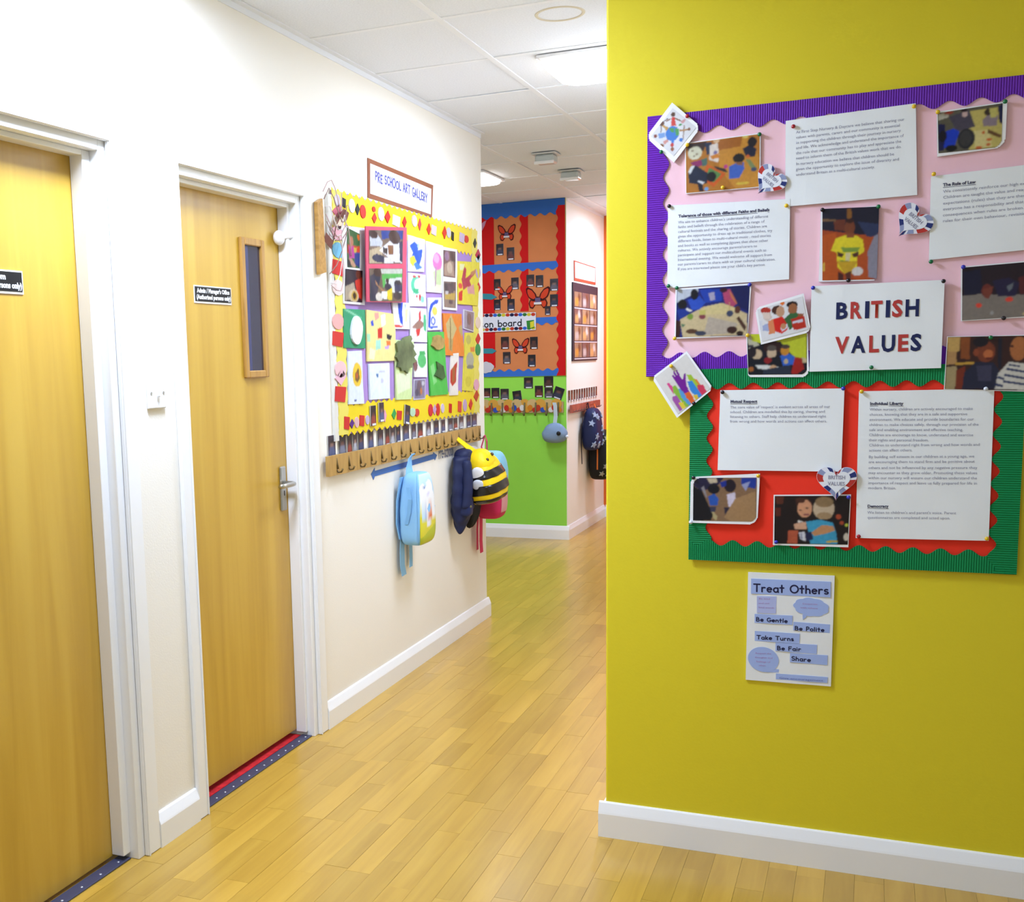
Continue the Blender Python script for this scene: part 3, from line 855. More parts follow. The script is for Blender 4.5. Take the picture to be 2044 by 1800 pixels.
photo([(1.4081,1.9367),(1.5964,1.9427),(1.5983,1.8085),(1.4128,1.8071)], [(1.4110,1.9345),(1.5938,1.9402),(1.5956,1.8102),(1.4137,1.8091)], .0090, 'photo of children playing on a wooden floor, upper left of pink board', '#b77522', [
    P('#c98a2c', [(1.4924,1.9395),(1.5639,1.9405),(1.5943,1.8823),(1.5956,1.8102),(1.5387,1.8080),(1.4963,1.8636)]),
    P('#a5611b', [(1.4646,1.9339),(1.5530,1.9403),(1.5480,1.9145),(1.4873,1.9093)]),
    P('#3a2a28', [(1.4124,1.9335),(1.4646,1.9353),(1.4565,1.9123),(1.4169,1.9133)]), P('#24324a', [(1.4590,1.9316),(1.4758,1.9328),(1.4817,1.9070),(1.4650,1.9002)]),
    E('#d9d6b8', (1.4345,1.9087,0.0175,0.0169)), E('#9a8b70', (1.4282,1.9150,0.0034,0.0028), (1.4396,1.9054,0.0034,0.0028), (1.4326,1.9005,0.0028,0.0025)),
    P('#e3d7c9', [(1.4717,1.9248),(1.4912,1.9284),(1.4958,1.8944),(1.4933,1.8793),(1.4708,1.8884)]), E('#7a6f9a', (1.4859,1.9052,0.0050,0.0050)), P('#d5842a', [(1.4721,1.8967),(1.4943,1.9030),(1.4964,1.8916),(1.4792,1.8890)]),
    E('#d8b389', (1.4883,1.9357,0.0078,0.0073)), P('#8c2a62', [(1.4229,1.8858),(1.4511,1.8903),(1.4541,1.8759),(1.4343,1.8720)]), P('#4b6e63', [(1.4511,1.8903),(1.4651,1.8946),(1.4653,1.8748),(1.4541,1.8731)]),
    P('#d25d1d', [(1.4653,1.8777),(1.5131,1.8494),(1.4829,1.8183),(1.4545,1.8391)]), P('#5c8a4a', [(1.4710,1.8687),(1.5020,1.8504),(1.4827,1.8296),(1.4629,1.8440)]),
    P('#182036', [(1.4174,1.8622),(1.4371,1.8774),(1.4684,1.8548),(1.4659,1.8297),(1.4433,1.8288),(1.4206,1.8336)]), E('#161318', (1.4769,1.8451,0.0118,0.0127)), P('#dde2e0', [(1.4174,1.8622),(1.4258,1.8771),(1.4343,1.8763),(1.4232,1.8561)]), P('#dfe4e8', [(1.4432,1.8387),(1.4602,1.8330),(1.4547,1.8278),(1.4418,1.8360)]),
    P('#15192b', [(1.4419,1.8317),(1.4547,1.8278),(1.4577,1.8105),(1.4464,1.8101)]), E('#6aa0d8', (1.4647,1.8150,0.0051,0.0051)),
    P('#3f62b8', [(1.5212,1.8669),(1.5376,1.8738),(1.5568,1.8748),(1.5585,1.8579),(1.5465,1.8367),(1.5203,1.8362)]), E('#16110f', (1.5443,1.8857,0.0148,0.0117)), P('#8a5a38', [(1.5376,1.8766),(1.5541,1.8764),(1.5542,1.8667),(1.5391,1.8695)]),
    P('#1b2036', [(1.5535,1.9084),(1.5698,1.9165),(1.5876,1.9050),(1.5839,1.8861),(1.5621,1.8854)]), E('#1a1416', (1.5765,1.9227,0.0114,0.0124)), P('#7d8a58', [(1.5608,1.8813),(1.5731,1.8788),(1.5871,1.8581),(1.5791,1.8505)]), E('#3d4a66', (1.5817,1.8544,0.0071,0.0050)), E('#d2642a', (1.5662,1.8878,0.0049,0.0039)),
    P('#2a2a2a', [(1.4822,1.8719),(1.5102,1.8623),(1.5186,1.8532),(1.5103,1.8539),(1.4879,1.8643)]), E('#c23a86', (1.5123,1.8677,0.0050,0.0050)), E('#d8c46a', (1.5599,1.9368,0.0082,0.0028)),
    E('#d6b73c', (1.5550,1.8220,0.0165,0.0034))], 1.3)
photo([(1.9973,1.9506),(2.1451,1.9574),(2.1451,1.8539),(2.0023,1.8455)], [(1.9995,1.9468),(2.1354,1.9544),(2.1371,1.8547),(2.0047,1.8532)], .0092, 'photo of children around a table, top right corner of pink board', '#5f5a4a', [
    P('#c7b765', [(2.0589,1.9425),(2.1357,1.9476),(2.1376,1.8546),(2.0699,1.8544)]), P('#d9cb86', [(2.0758,1.8966),(2.1109,1.8985),(2.1176,1.8566),(2.0824,1.8573)]),
    P('#4a4452', [(2.0235,1.9353),(2.0663,1.9471),(2.0805,1.9071),(2.0427,1.9000)]), E('#c7a9a0', (2.0578,1.9385,0.0061,0.0072)), E('#2b1e22', (2.0562,1.9469,0.0071,0.0044)), P('#b8b3a0', [(2.0001,1.9434),(2.0229,1.9520),(2.0235,1.9353),(2.0019,1.9293)]), E('#a0402c', (2.0231,1.9450,0.0103,0.0033)),
    P('#1a3cc0', [(2.0120,1.9004),(2.0348,1.9078),(2.0478,1.8995),(2.0389,1.8671),(2.0159,1.8638)]), P('#181a4a', [(2.0022,1.9209),(2.0164,1.9194),(2.0161,1.8582),(2.0044,1.8593)]), E('#140f22', (2.0123,1.8921,0.0088,0.0140)), E('#2c2b30', (2.0625,1.8814,0.0183,0.0236)), E('#3b3a3a', (2.0612,1.8815,0.0127,0.0181)), E('#120f14', (2.0314,1.8623,0.0128,0.0078)),
    P('#8f7f88', [(2.0950,1.9193),(2.1093,1.9369),(2.1272,1.9268),(2.1256,1.9051),(2.0981,1.9053)]), E('#3b2c26', (2.1056,1.9373,0.0070,0.0077)), P('#c9c06a', [(2.1090,1.9438),(2.1214,1.9451),(2.1248,1.9243),(2.1124,1.9229)]), P('#6a4a2c', [(2.1071,1.8988),(2.1365,1.8821),(2.1343,1.8755),(2.1075,1.8892)]), P('#1a2048', [(2.1262,1.9500),(2.1355,1.9517),(2.1367,1.9067),(2.1302,1.9128)]),
    E('#c8622a', (2.0982,1.8915,0.0030,0.0039), (2.1106,1.8743,0.0065,0.0028), (2.1099,1.8629,0.0045,0.0033), (2.0900,1.8579,0.0071,0.0033))], 2.2, .0009, (0, 0, .16, 0), (0, 0, .14, 0), True)
photo([(1.7442,1.7361),(1.8736,1.7410),(1.8727,1.5595),(1.7432,1.5630)], [(1.7476,1.7426),(1.8777,1.7383),(1.8776,1.5622),(1.7520,1.5659)], .0088, 'photo of a child in a yellow shirt, centre of pink board', '#a8471a', [
    P('#1d1a2c', [(1.7453,1.7442),(1.8790,1.7397),(1.8796,1.6759),(1.8388,1.6729),(1.7466,1.6910)]), P('#2e3658', [(1.8296,1.7057),(1.8789,1.6963),(1.8771,1.6674),(1.8527,1.6661)]), P('#6b3320', [(1.7741,1.7127),(1.8018,1.7136),(1.7999,1.6844),(1.7775,1.6889)]), P('#8c5a24', [(1.8039,1.7382),(1.8150,1.7374),(1.8156,1.7155),(1.8060,1.7132)]), P('#7a5a3a', [(1.7460,1.7177),(1.7796,1.7152),(1.7797,1.7093),(1.7461,1.7118)]),
    P('#bb5417', [(1.7470,1.6762),(1.7804,1.6828),(1.7948,1.5636),(1.7497,1.5660)]), P('#b34d18', [(1.8360,1.6731),(1.8636,1.6654),(1.8612,1.5601),(1.8226,1.5622)]),
    P('#e9d528', [(1.7808,1.6680),(1.8001,1.6741),(1.8278,1.6722),(1.8432,1.6609),(1.8476,1.6314),(1.8347,1.6234),(1.8304,1.6295),(1.8315,1.5912),(1.8194,1.5786),(1.8027,1.5795),(1.7869,1.5967),(1.7832,1.6325),(1.7704,1.6392)]), E('#7a3f24', (1.8121,1.6923,0.0121,0.0182)), P('#8a4a2a', [(1.8041,1.6797),(1.8235,1.6784),(1.8225,1.6667),(1.8058,1.6678)]), E('#3a1c14', (1.8125,1.7084,0.0094,0.0053)),
    P('#7d9a3a', [(1.7926,1.6452),(1.8369,1.6423),(1.8317,1.6309),(1.7985,1.6330)]), P('#4e2a20', [(1.7845,1.6353),(1.8014,1.6284),(1.7960,1.6199),(1.7862,1.6234)]), P('#4e2a20', [(1.8344,1.6322),(1.8180,1.6274),(1.8238,1.6182),(1.8334,1.6205)]), P('#d7ca9a', [(1.8041,1.6312),(1.8152,1.6305),(1.8145,1.6040),(1.8062,1.6045)]), P('#6f8f34', [(1.7906,1.6143),(1.8157,1.6098),(1.8131,1.6041),(1.7936,1.6067)]), P('#c9a021', [(1.7837,1.6117),(1.8324,1.6088),(1.8194,1.5786),(1.8027,1.5795)]),
    P('#4a1f18', [(1.7886,1.5862),(1.7999,1.5782),(1.8003,1.5633),(1.7892,1.5639)]), P('#5a2c20', [(1.8054,1.5809),(1.8192,1.5860),(1.8170,1.5654),(1.8073,1.5630)]), E('#d9d3ce', (1.8331,1.5838,0.0127,0.0106)), P('#8e8a98', [(1.8690,1.6680),(1.8791,1.6731),(1.8790,1.5622),(1.8582,1.5691),(1.8551,1.6309)]), E('#d8b84a', (1.7546,1.5986,0.0028,0.0119))], 3.1)
photo([(1.3879,1.5636),(1.5808,1.5679),(1.5738,1.4323),(1.3865,1.4314)], [(1.3918,1.5596),(1.5765,1.5631),(1.5726,1.4338),(1.3898,1.4352)], .0092, 'photo of children seated around a pale table, left of pink board', '#1b2470', [
    P('#cdb98c', [(1.4002,1.4816),(1.4609,1.5127),(1.5083,1.5208),(1.5716,1.4902),(1.5726,1.4344),(1.4084,1.4346)]), P('#d7c58a', [(1.4559,1.5078),(1.5083,1.5208),(1.5481,1.5038),(1.5211,1.4923),(1.4611,1.4921)]), P('#b8aa98', [(1.4738,1.4865),(1.5512,1.4656),(1.5268,1.4410),(1.4618,1.4380)]), P('#cbb890', [(1.5462,1.4709),(1.5718,1.4801),(1.5723,1.4496),(1.5515,1.4452)]),
    P('#c5ccd6', [(1.3918,1.5609),(1.4477,1.5620),(1.4478,1.5530),(1.3921,1.5260)]), P('#2a4fb8', [(1.4201,1.5325),(1.4505,1.5413),(1.4658,1.5227),(1.4509,1.5054),(1.4306,1.5063)]), E('#120d18', (1.4373,1.5458,0.0101,0.0141)), P('#1d3fa8', [(1.4503,1.5567),(1.5053,1.5565),(1.5082,1.5259),(1.4658,1.5227)]), P('#a9a2b8', [(1.4730,1.5479),(1.4880,1.5498),(1.4908,1.5293),(1.4783,1.5273)]),
    E('#140c14', (1.4062,1.5215,0.0123,0.0124)), P('#1c3590', [(1.3910,1.5079),(1.4204,1.5093),(1.4231,1.4963),(1.4002,1.4816)]), P('#e8e4da', [(1.4178,1.5120),(1.4332,1.5036),(1.4256,1.5013),(1.4153,1.5069)]), P('#b4456a', [(1.5078,1.5539),(1.5301,1.5553),(1.5479,1.5191),(1.5357,1.5094),(1.5158,1.5179)]), P('#c9764a', [(1.5252,1.5530),(1.5478,1.5216),(1.5455,1.5141),(1.5304,1.5350)]), E('#3a1420', (1.5116,1.5537,0.0099,0.0063)), P('#161a52', [(1.5251,1.5606),(1.5753,1.5631),(1.5740,1.4952),(1.5505,1.5088)]),
    E('#7c9a38', (1.4272,1.4878,0.0081,0.0078)), E('#8a3f4a', (1.4582,1.4871,0.0086,0.0067)), P('#c8c068', [(1.4496,1.5029),(1.4673,1.5047),(1.4662,1.4919),(1.4510,1.4913)]), E('#39425e', (1.5281,1.4925,0.0084,0.0082)), E('#5a3020', (1.5469,1.5014,0.0074,0.0102)), P('#c9a060', [(1.5256,1.5226),(1.5286,1.5224),(1.5280,1.4996),(1.5255,1.4997)]),
    P('#4a2a1e', [(1.5448,1.4786),(1.5509,1.4847),(1.5697,1.4573),(1.5663,1.4447)]), E('#3a1c14', (1.5342,1.4497,0.0129,0.0097)), E('#2a1410', (1.5541,1.4401,0.0089,0.0066)), P('#3a1a14', [(1.3894,1.4821),(1.4028,1.4763),(1.4006,1.4348),(1.3898,1.4352)]), E('#5a3a24', (1.4312,1.4494,0.0153,0.0062)), E('#3a3f52', (1.4541,1.4434,0.0142,0.0067)), P('#4a7a5a', [(1.4029,1.4699),(1.4157,1.4681),(1.4081,1.4606)])], 4.4)
photo([(1.5701,1.4357),(1.7203,1.4344),(1.7264,1.3229),(1.5769,1.3257)], [(1.5725,1.4369),(1.7184,1.4345),(1.7203,1.3306),(1.5775,1.3321)], .0125, 'photo of three children reading against a lime wall, beside title sheet', '#1a1620', [
    P('#c3cc2e', [(1.5762,1.4393),(1.7184,1.4358),(1.7194,1.3695),(1.6885,1.3753),(1.6542,1.4166),(1.6084,1.4129)]), P('#b8b59a', [(1.5725,1.4369),(1.5811,1.4392),(1.6036,1.4080),(1.5769,1.3986)]), P('#c3cc2e', [(1.5786,1.4392),(1.6079,1.4382),(1.6059,1.4130),(1.5863,1.4187)]), P('#3b3a40', [(1.5742,1.4088),(1.5889,1.4097),(1.5890,1.4033),(1.5756,1.4012)]),
    E('#351c1c', (1.6352,1.4020,0.0217,0.0177)), E('#c9b08c', (1.5979,1.3840,0.0127,0.0133)), E('#2a2024', (1.5868,1.3907,0.0098,0.0140)), E('#c9b191', (1.6343,1.3868,0.0116,0.0142)), E('#544a44', (1.6340,1.3995,0.0116,0.0076)),
    P('#15151f', [(1.5761,1.3731),(1.6140,1.3721),(1.6266,1.3439),(1.5829,1.3332)]), P('#17171f', [(1.6188,1.3720),(1.6501,1.3788),(1.6626,1.3558),(1.6631,1.3330),(1.6243,1.3414)]), E('#8c1f22', (1.6250,1.3680,0.0097,0.0081)), P('#2f63c4', [(1.6549,1.3787),(1.6739,1.3858),(1.6921,1.3752),(1.6889,1.3552),(1.6627,1.3532)]), E('#c9892e', (1.6666,1.3923,0.0110,0.0126)), E('#4a3a34', (1.6676,1.4023,0.0110,0.0055)), E('#c8b48a', (1.6696,1.3644,0.0053,0.0066)),
    P('#dcdfda', [(1.5935,1.3573),(1.6264,1.3553),(1.6579,1.3495),(1.6604,1.3444),(1.6315,1.3438),(1.6023,1.3469)]), E('#c9a078', (1.6386,1.3500,0.0087,0.0056)), P('#a31f16', [(1.6909,1.3753),(1.7075,1.3723),(1.7141,1.3445),(1.6989,1.3323),(1.6823,1.3326)]), P('#2a3040', [(1.6145,1.3441),(1.6818,1.3553),(1.6823,1.3313),(1.6147,1.3319)]), P('#c7b58a', [(1.7075,1.3748),(1.7199,1.3695),(1.7197,1.3595),(1.7102,1.3597)]), E('#a8622a', (1.5839,1.3460,0.0069,0.0061))], 5.2, .0010, (0, 0, .14, .05), (0, 0, .1, .03), True)
photo([(2.0630,1.5823),(2.2535,1.5903),(2.2598,1.4572),(2.0680,1.4518)], [(2.0662,1.5796),(2.2515,1.5871),(2.2574,1.4598),(2.0703,1.4535)], .0090, 'dark photo with red spots on a table, cut by right edge of frame', '#26141c', [
    P('#847a70', [(2.0681,1.5119),(2.1072,1.5152),(2.1581,1.5102),(2.2573,1.5094),(2.2598,1.4572),(2.0703,1.4530)]), P('#1a1530', [(2.0678,1.5691),(2.1048,1.5748),(2.1119,1.5150),(2.0722,1.5143)]), P('#241a3c', [(2.1314,1.5450),(2.1655,1.5509),(2.1888,1.5369),(2.1811,1.5066),(2.1445,1.5083)]), P('#6a7078', [(2.1618,1.5306),(2.1763,1.5388),(2.1735,1.5249),(2.1670,1.5175)]),
    E('#6e2c20', (2.1208,1.5224,0.0116,0.0155)), P('#7c3a2a', [(2.1114,1.5254),(2.1343,1.5320),(2.1262,1.5040),(2.1169,1.5044)]), E('#e0442e', (2.1048,1.4881,0.0063,0.0057), (2.1689,1.4995,0.0082,0.0057)), E('#a5a49e', (2.1334,1.4687,0.0037,0.0052)), E('#c8b47a', (2.2056,1.4645,0.0081,0.0036)), P('#571c1c', [(2.1860,1.5498),(2.2544,1.5714),(2.2576,1.5030),(2.1900,1.5113)])], 6.6)
photo([(2.0393,1.4159),(2.2618,1.4138),(2.2682,1.2773),(2.0369,1.2870)], [(2.0405,1.4146),(2.2597,1.4118),(2.2658,1.2799),(2.0385,1.2883)], .0135, 'photo of two smiling children, one striped top, below dark photo at right', '#3a1c14', [
    P('#c9a25a', [(2.0393,1.4146),(2.0667,1.4137),(2.0679,1.3807),(2.0422,1.3708)]), P('#b58a55', [(2.0407,1.3788),(2.0609,1.3783),(2.0620,1.3491),(2.0406,1.3470)]), P('#a89468', [(2.0396,1.3417),(2.0622,1.3438),(2.0655,1.3199),(2.0596,1.2867),(2.0392,1.2883)]), P('#8c4a1c', [(2.0678,1.4137),(2.0891,1.4130),(2.0900,1.3590),(2.0710,1.3621)]), P('#c79a3a', [(2.0595,1.3518),(2.0996,1.3535),(2.0999,1.3469),(2.0597,1.3465)]), P('#7a2c10', [(2.0626,1.3332),(2.0812,1.3434),(2.0786,1.2877),(2.0620,1.2880)]),
    P('#23233a', [(2.0794,1.3275),(2.1043,1.3534),(2.1418,1.3499),(2.1542,1.3313),(2.1514,1.2867),(2.0762,1.2878)]), P('#3d3a52', [(2.1048,1.3429),(2.1374,1.3448),(2.1390,1.3053),(2.1109,1.3058)]), E('#7c3a1e', (2.1244,1.3765,0.0198,0.0249)), E('#1a1018', (2.1118,1.4005,0.0163,0.0118)), E('#8c4224', (2.1035,1.3758,0.0061,0.0089)), E('#c06a3a', (2.1293,1.3712,0.0102,0.0105)), E('#5c1c14', (2.1309,1.3607,0.0070,0.0031)), P('#1c1a2a', [(2.1486,1.4098),(2.1578,1.4095),(2.1586,1.3364),(2.1516,1.3366)]),
    E('#b06a38', (2.1933,1.3824,0.0182,0.0286)), P('#d8d4c8', [(2.1522,1.3235),(2.1741,1.3518),(2.2109,1.3457),(2.2649,1.3470),(2.2681,1.2799),(2.1468,1.2868)]),
    P('#2a3560', [(2.1701,1.3375),(2.2116,1.3288),(2.2119,1.3236),(2.1680,1.3323)]), P('#2a3560', [(2.1661,1.3232),(2.2123,1.3132),(2.2126,1.3080),(2.1640,1.3180)]), P('#2a3560', [(2.1524,1.3182),(2.1665,1.3127),(2.1644,1.3075),(2.1503,1.3130)]), P('#2a3560', [(2.1644,1.3075),(2.2130,1.2989),(2.2132,1.2937),(2.1635,1.3023)]), P('#2a3560', [(2.1485,1.3012),(2.1649,1.2957),(2.1640,1.2905),(2.1464,1.2947)]), P('#2a3560', [(2.1743,1.3465),(2.1974,1.3421),(2.1975,1.3382),(2.1744,1.3426)]), E('#4a2214', (2.1794,1.3880,0.0037,0.0031))], 7.7)
photo([(1.4338,1.0599),(1.6114,1.0718),(1.6070,0.9354),(1.4323,0.9346)], [(1.4410,1.0571),(1.6033,1.0615),(1.6033,0.9435),(1.4408,0.9415)], .0140, 'laminated photo of two children on a floor, lower left of red board', '#8a6a4c', [
    P('#2a2440', [(1.4410,1.0571),(1.5203,1.0600),(1.5037,1.0376),(1.4642,1.0220),(1.4412,1.0363)]), P('#b8a878', [(1.4645,1.0012),(1.5048,0.9549),(1.5022,0.9430),(1.4763,0.9659)]), P('#17141a', [(1.4398,1.0363),(1.4642,1.0220),(1.4935,0.9575),(1.4880,0.9425),(1.4408,0.9409)]), P('#8f8a90', [(1.4683,1.0369),(1.4772,1.0075),(1.4744,1.0045),(1.4613,1.0308)]), P('#c8b89a', [(1.4752,1.0577),(1.5006,1.0582),(1.5036,1.0465),(1.4839,1.0431)]),
    P('#2b57b0', [(1.4801,1.0076),(1.4955,1.0168),(1.5070,1.0023),(1.5044,0.9845),(1.4846,0.9840)]), E('#17121a', (1.4940,1.0286,0.0155,0.0133)), E('#251a24', (1.5360,1.0383,0.0153,0.0176)), P('#d9cfe0', [(1.5279,1.0146),(1.5488,1.0210),(1.5519,0.9976),(1.5466,0.9798),(1.5326,0.9824)]), P('#30283a', [(1.5214,0.9791),(1.5410,0.9797),(1.5386,0.9590),(1.5245,0.9585)]), P('#1d2f8c', [(1.5092,1.0466),(1.5260,1.0528),(1.5262,1.0381),(1.5150,1.0320)]), P('#223a9a', [(1.5648,1.0594),(1.6034,1.0601),(1.6011,1.0310),(1.5652,1.0389)]), P('#9aa0c8', [(1.5651,1.0419),(1.5870,1.0510),(1.5765,1.0246)]), P('#3a3a52', [(1.4832,0.9810),(1.5017,0.9815),(1.4990,0.9666),(1.4877,0.9663)]), P('#a9845a', [(1.5490,1.0034),(1.6012,1.0252),(1.6027,0.9434),(1.5416,0.9413),(1.5218,0.9525)])], 8.1, .0012, (.11, 0, .14, 0), (.12, 0, .1, 0), True)
photo([(1.6464,1.0161),(1.8339,1.0220),(1.8313,0.8843),(1.6472,0.8822)], [(1.6495,1.0132),(1.8317,1.0186),(1.8293,0.8914),(1.6504,0.8867)], .0142, 'photo of two hugging children, one in a blue top, on red board', '#1d0f10', [
    P('#5a2a1a', [(1.6506,1.0118),(1.6722,1.0124),(1.6699,0.9921),(1.6537,0.9916)]), P('#5c2418', [(1.6512,0.9829),(1.6647,0.9833),(1.6652,0.9601),(1.6516,0.9597)]), E('#3a1a14', (1.7207,0.9964,0.0199,0.0144)), E('#d69a74', (1.7237,0.9821,0.0180,0.0236)), E('#4a281c', (1.7126,1.0033,0.0120,0.0072)), E('#8a4a4a', (1.7281,0.9664,0.0074,0.0029)), E('#5a3a30', (1.7132,0.9775,0.0037,0.0020), (1.7290,0.9837,0.0037,0.0020)),
    E('#c8b294', (1.7699,0.9835,0.0256,0.0286)), E('#8f7450', (1.7708,1.0006,0.0222,0.0137)), E('#a98c66', (1.7717,0.9649,0.0183,0.0091)), P('#3f9fc4', [(1.7272,0.9477),(1.7615,0.9546),(1.7931,0.9471),(1.8017,0.9188),(1.8050,0.8918),(1.7392,0.8904),(1.7330,0.9277)]), P('#d8a888', [(1.6979,0.9409),(1.7272,0.9477),(1.7303,0.9276),(1.7009,0.9265)]), P('#c88f60', [(1.7411,0.9194),(1.7671,0.9405),(1.7934,0.9385),(1.7989,0.9273),(1.7755,0.9178),(1.7493,0.9111)]), P('#1b2048', [(1.7252,0.9173),(1.7411,0.9223),(1.7469,0.9023),(1.7310,0.8959)]), P('#d8d8e0', [(1.7105,0.9182),(1.7251,0.9217),(1.7284,0.8958),(1.7149,0.9010)]), P('#8a8aa0', [(1.7146,0.9155),(1.7186,0.9156),(1.7202,0.9012),(1.7162,0.9025)]),
    P('#b8583a', [(1.6849,0.9230),(1.7090,0.9239),(1.7071,0.8891),(1.6829,0.8881)]), P('#e0dcd4', [(1.7071,0.9513),(1.7219,0.9475),(1.7086,0.9442)]), E('#b04a2a', (1.8058,0.9632,0.0062,0.0068), (1.8140,0.9478,0.0052,0.0051)), E('#c8d048', (1.8258,0.9420,0.0041,0.0040)), E('#d8ccb8', (1.8253,0.9112,0.0057,0.0103)), P('#c8a838', [(1.7786,0.8993),(1.8048,0.9012),(1.8049,0.8961),(1.7788,0.8944)])], 9.3)
# laminated clip art
photo([(1.3758,2.0415),(1.4501,1.9718),(1.3814,1.8888),(1.3085,1.9609)], [(1.3774,2.0267),(1.4375,1.9717),(1.3813,1.9053),(1.3216,1.9610)], .0140, 'laminated picture of children holding hands around a globe, top left corner', '#e9ecf3', [
    E('#2f79d0', (1.3773,1.9630,0.0177,0.0187)), P('#3f9a48', [(1.3677,1.9776),(1.3806,1.9762),(1.3822,1.9648),(1.3736,1.9671)]), P('#3f9a48', [(1.3835,1.9759),(1.3941,1.9734),(1.3951,1.9578),(1.3865,1.9558)]), P('#d9392a', [(1.3734,1.9826),(1.3761,2.0049),(1.3824,2.0042),(1.3872,1.9812)]), E('#5a3a24', (1.3789,2.0108,0.0057,0.0056)), P('#8a5a34', [(1.3604,1.9976),(1.3747,2.0023),(1.3747,2.0000),(1.3619,1.9937)]), P('#8a5a34', [(1.3833,2.0027),(1.4019,1.9923),(1.4008,1.9899),(1.3833,1.9985)]),
    P('#c89a48', [(1.3518,1.9906),(1.3677,1.9776),(1.3620,1.9719),(1.3504,1.9851)]), E('#6a4020', (1.3498,1.9914,0.0063,0.0062)), P('#3a9a48', [(1.3920,1.9821),(1.3991,1.9870),(1.4020,1.9824),(1.3949,1.9790)]), P('#d8a0a0', [(1.3991,1.9898),(1.4075,1.9973),(1.4118,1.9926),(1.4034,1.9851)]), P('#8a6a50', [(1.4063,1.9820),(1.4091,1.9789),(1.4058,1.9426),(1.4038,1.9442)]), P('#b8874a', [(1.3950,1.9705),(1.4163,1.9711),(1.4192,1.9666),(1.3965,1.9656)]), E('#8a5a34', (1.4197,1.9693,0.0040,0.0039)),
    P('#7ea6dc', [(1.3404,1.9662),(1.3578,1.9673),(1.3593,1.9558),(1.3434,1.9531)]), E('#8a4a3a', (1.3338,1.9606,0.0046,0.0046)), P('#d8978a', [(1.3536,1.9450),(1.3651,1.9495),(1.3680,1.9436),(1.3566,1.9362)]), E('#8a5a34', (1.3502,1.9340,0.0058,0.0057)), P('#2f79d0', [(1.3737,1.9472),(1.3823,1.9464),(1.3810,1.9366),(1.3753,1.9372)]), E('#c8281c', (1.3773,1.9336,0.0046,0.0057)), E('#9a5a34', (1.3780,1.9233,0.0046,0.0057)), E('#2f79d0', (1.3995,1.9446,0.0046,0.0051)), P('#6a5048', [(1.3469,1.9911),(1.3498,1.9851),(1.3494,1.9681),(1.3471,1.9684)]), P('#6a5048', [(1.3647,2.0033),(1.3504,1.9930),(1.3515,1.9917),(1.3664,2.0009)])], 3.7, .0010, (0, .2, 0, .2), None, True, 0.03, .0018, 'laminated_picture', 'picture')
photo([(1.4202,1.3978),(1.4901,1.2973),(1.3962,1.2198),(1.3281,1.3289)], [(1.4190,1.3900),(1.4825,1.2974),(1.3987,1.2299),(1.3365,1.3287)], .0175, 'laminated picture of many coloured raised hands, left corner of boards', '#e6e2da', [
    P('#e04a90', [(1.3681,1.3123),(1.3733,1.3149),(1.3864,1.3015),(1.3878,1.2803),(1.3760,1.2990)]), P('#8fc040', [(1.3837,1.3041),(1.3902,1.3080),(1.4098,1.2853),(1.4333,1.2534),(1.4205,1.2483),(1.3865,1.2882)]), P('#5aa0d8', [(1.3993,1.2986),(1.4097,1.2958),(1.4228,1.2746),(1.4384,1.2534),(1.4282,1.2522),(1.4073,1.2748)]), P('#a858a8', [(1.3827,1.2764),(1.3943,1.2802),(1.4074,1.2616),(1.4102,1.2404),(1.4025,1.2378),(1.3854,1.2644)]), P('#f0d040', [(1.3997,1.2617),(1.4126,1.2615),(1.4192,1.2483),(1.4102,1.2417)]),
    P('#a8c838', [(1.4196,1.3351),(1.4324,1.3348),(1.4532,1.3083),(1.4508,1.2927),(1.4327,1.3113)]), P('#e89038', [(1.4389,1.3243),(1.4479,1.3215),(1.4557,1.3083),(1.4532,1.3031)]), P('#d83a5a', [(1.4481,1.3071),(1.4633,1.3082),(1.4763,1.2845),(1.4637,1.2742),(1.4508,1.2874)]), P('#3a8ad8', [(1.4224,1.3167),(1.4352,1.3191),(1.4533,1.2926),(1.4637,1.2742),(1.4511,1.2691),(1.4303,1.2929)]), P('#e8682a', [(1.4149,1.2879),(1.4277,1.2930),(1.4408,1.2692),(1.4461,1.2560),(1.4332,1.2587),(1.4202,1.2746)]), P('#e8c838', [(1.4381,1.2810),(1.4484,1.2822),(1.4536,1.2690),(1.4460,1.2639)]),
    P('#7a1f96', [(1.3822,1.3332),(1.3861,1.3357),(1.3939,1.3224),(1.3847,1.3437),(1.3886,1.3462),(1.3978,1.3302),(1.3911,1.3475),(1.3963,1.3474),(1.4042,1.3301),(1.4107,1.3221),(1.4144,1.3391),(1.4183,1.3390),(1.4185,1.3194),(1.4199,1.3088),(1.4278,1.2903),(1.4150,1.2852),(1.4019,1.3012),(1.3940,1.3145)])], 4.9, .0012, (0, .12, 0, .12), None, True, .03, .0018, 'laminated_picture', 'picture')
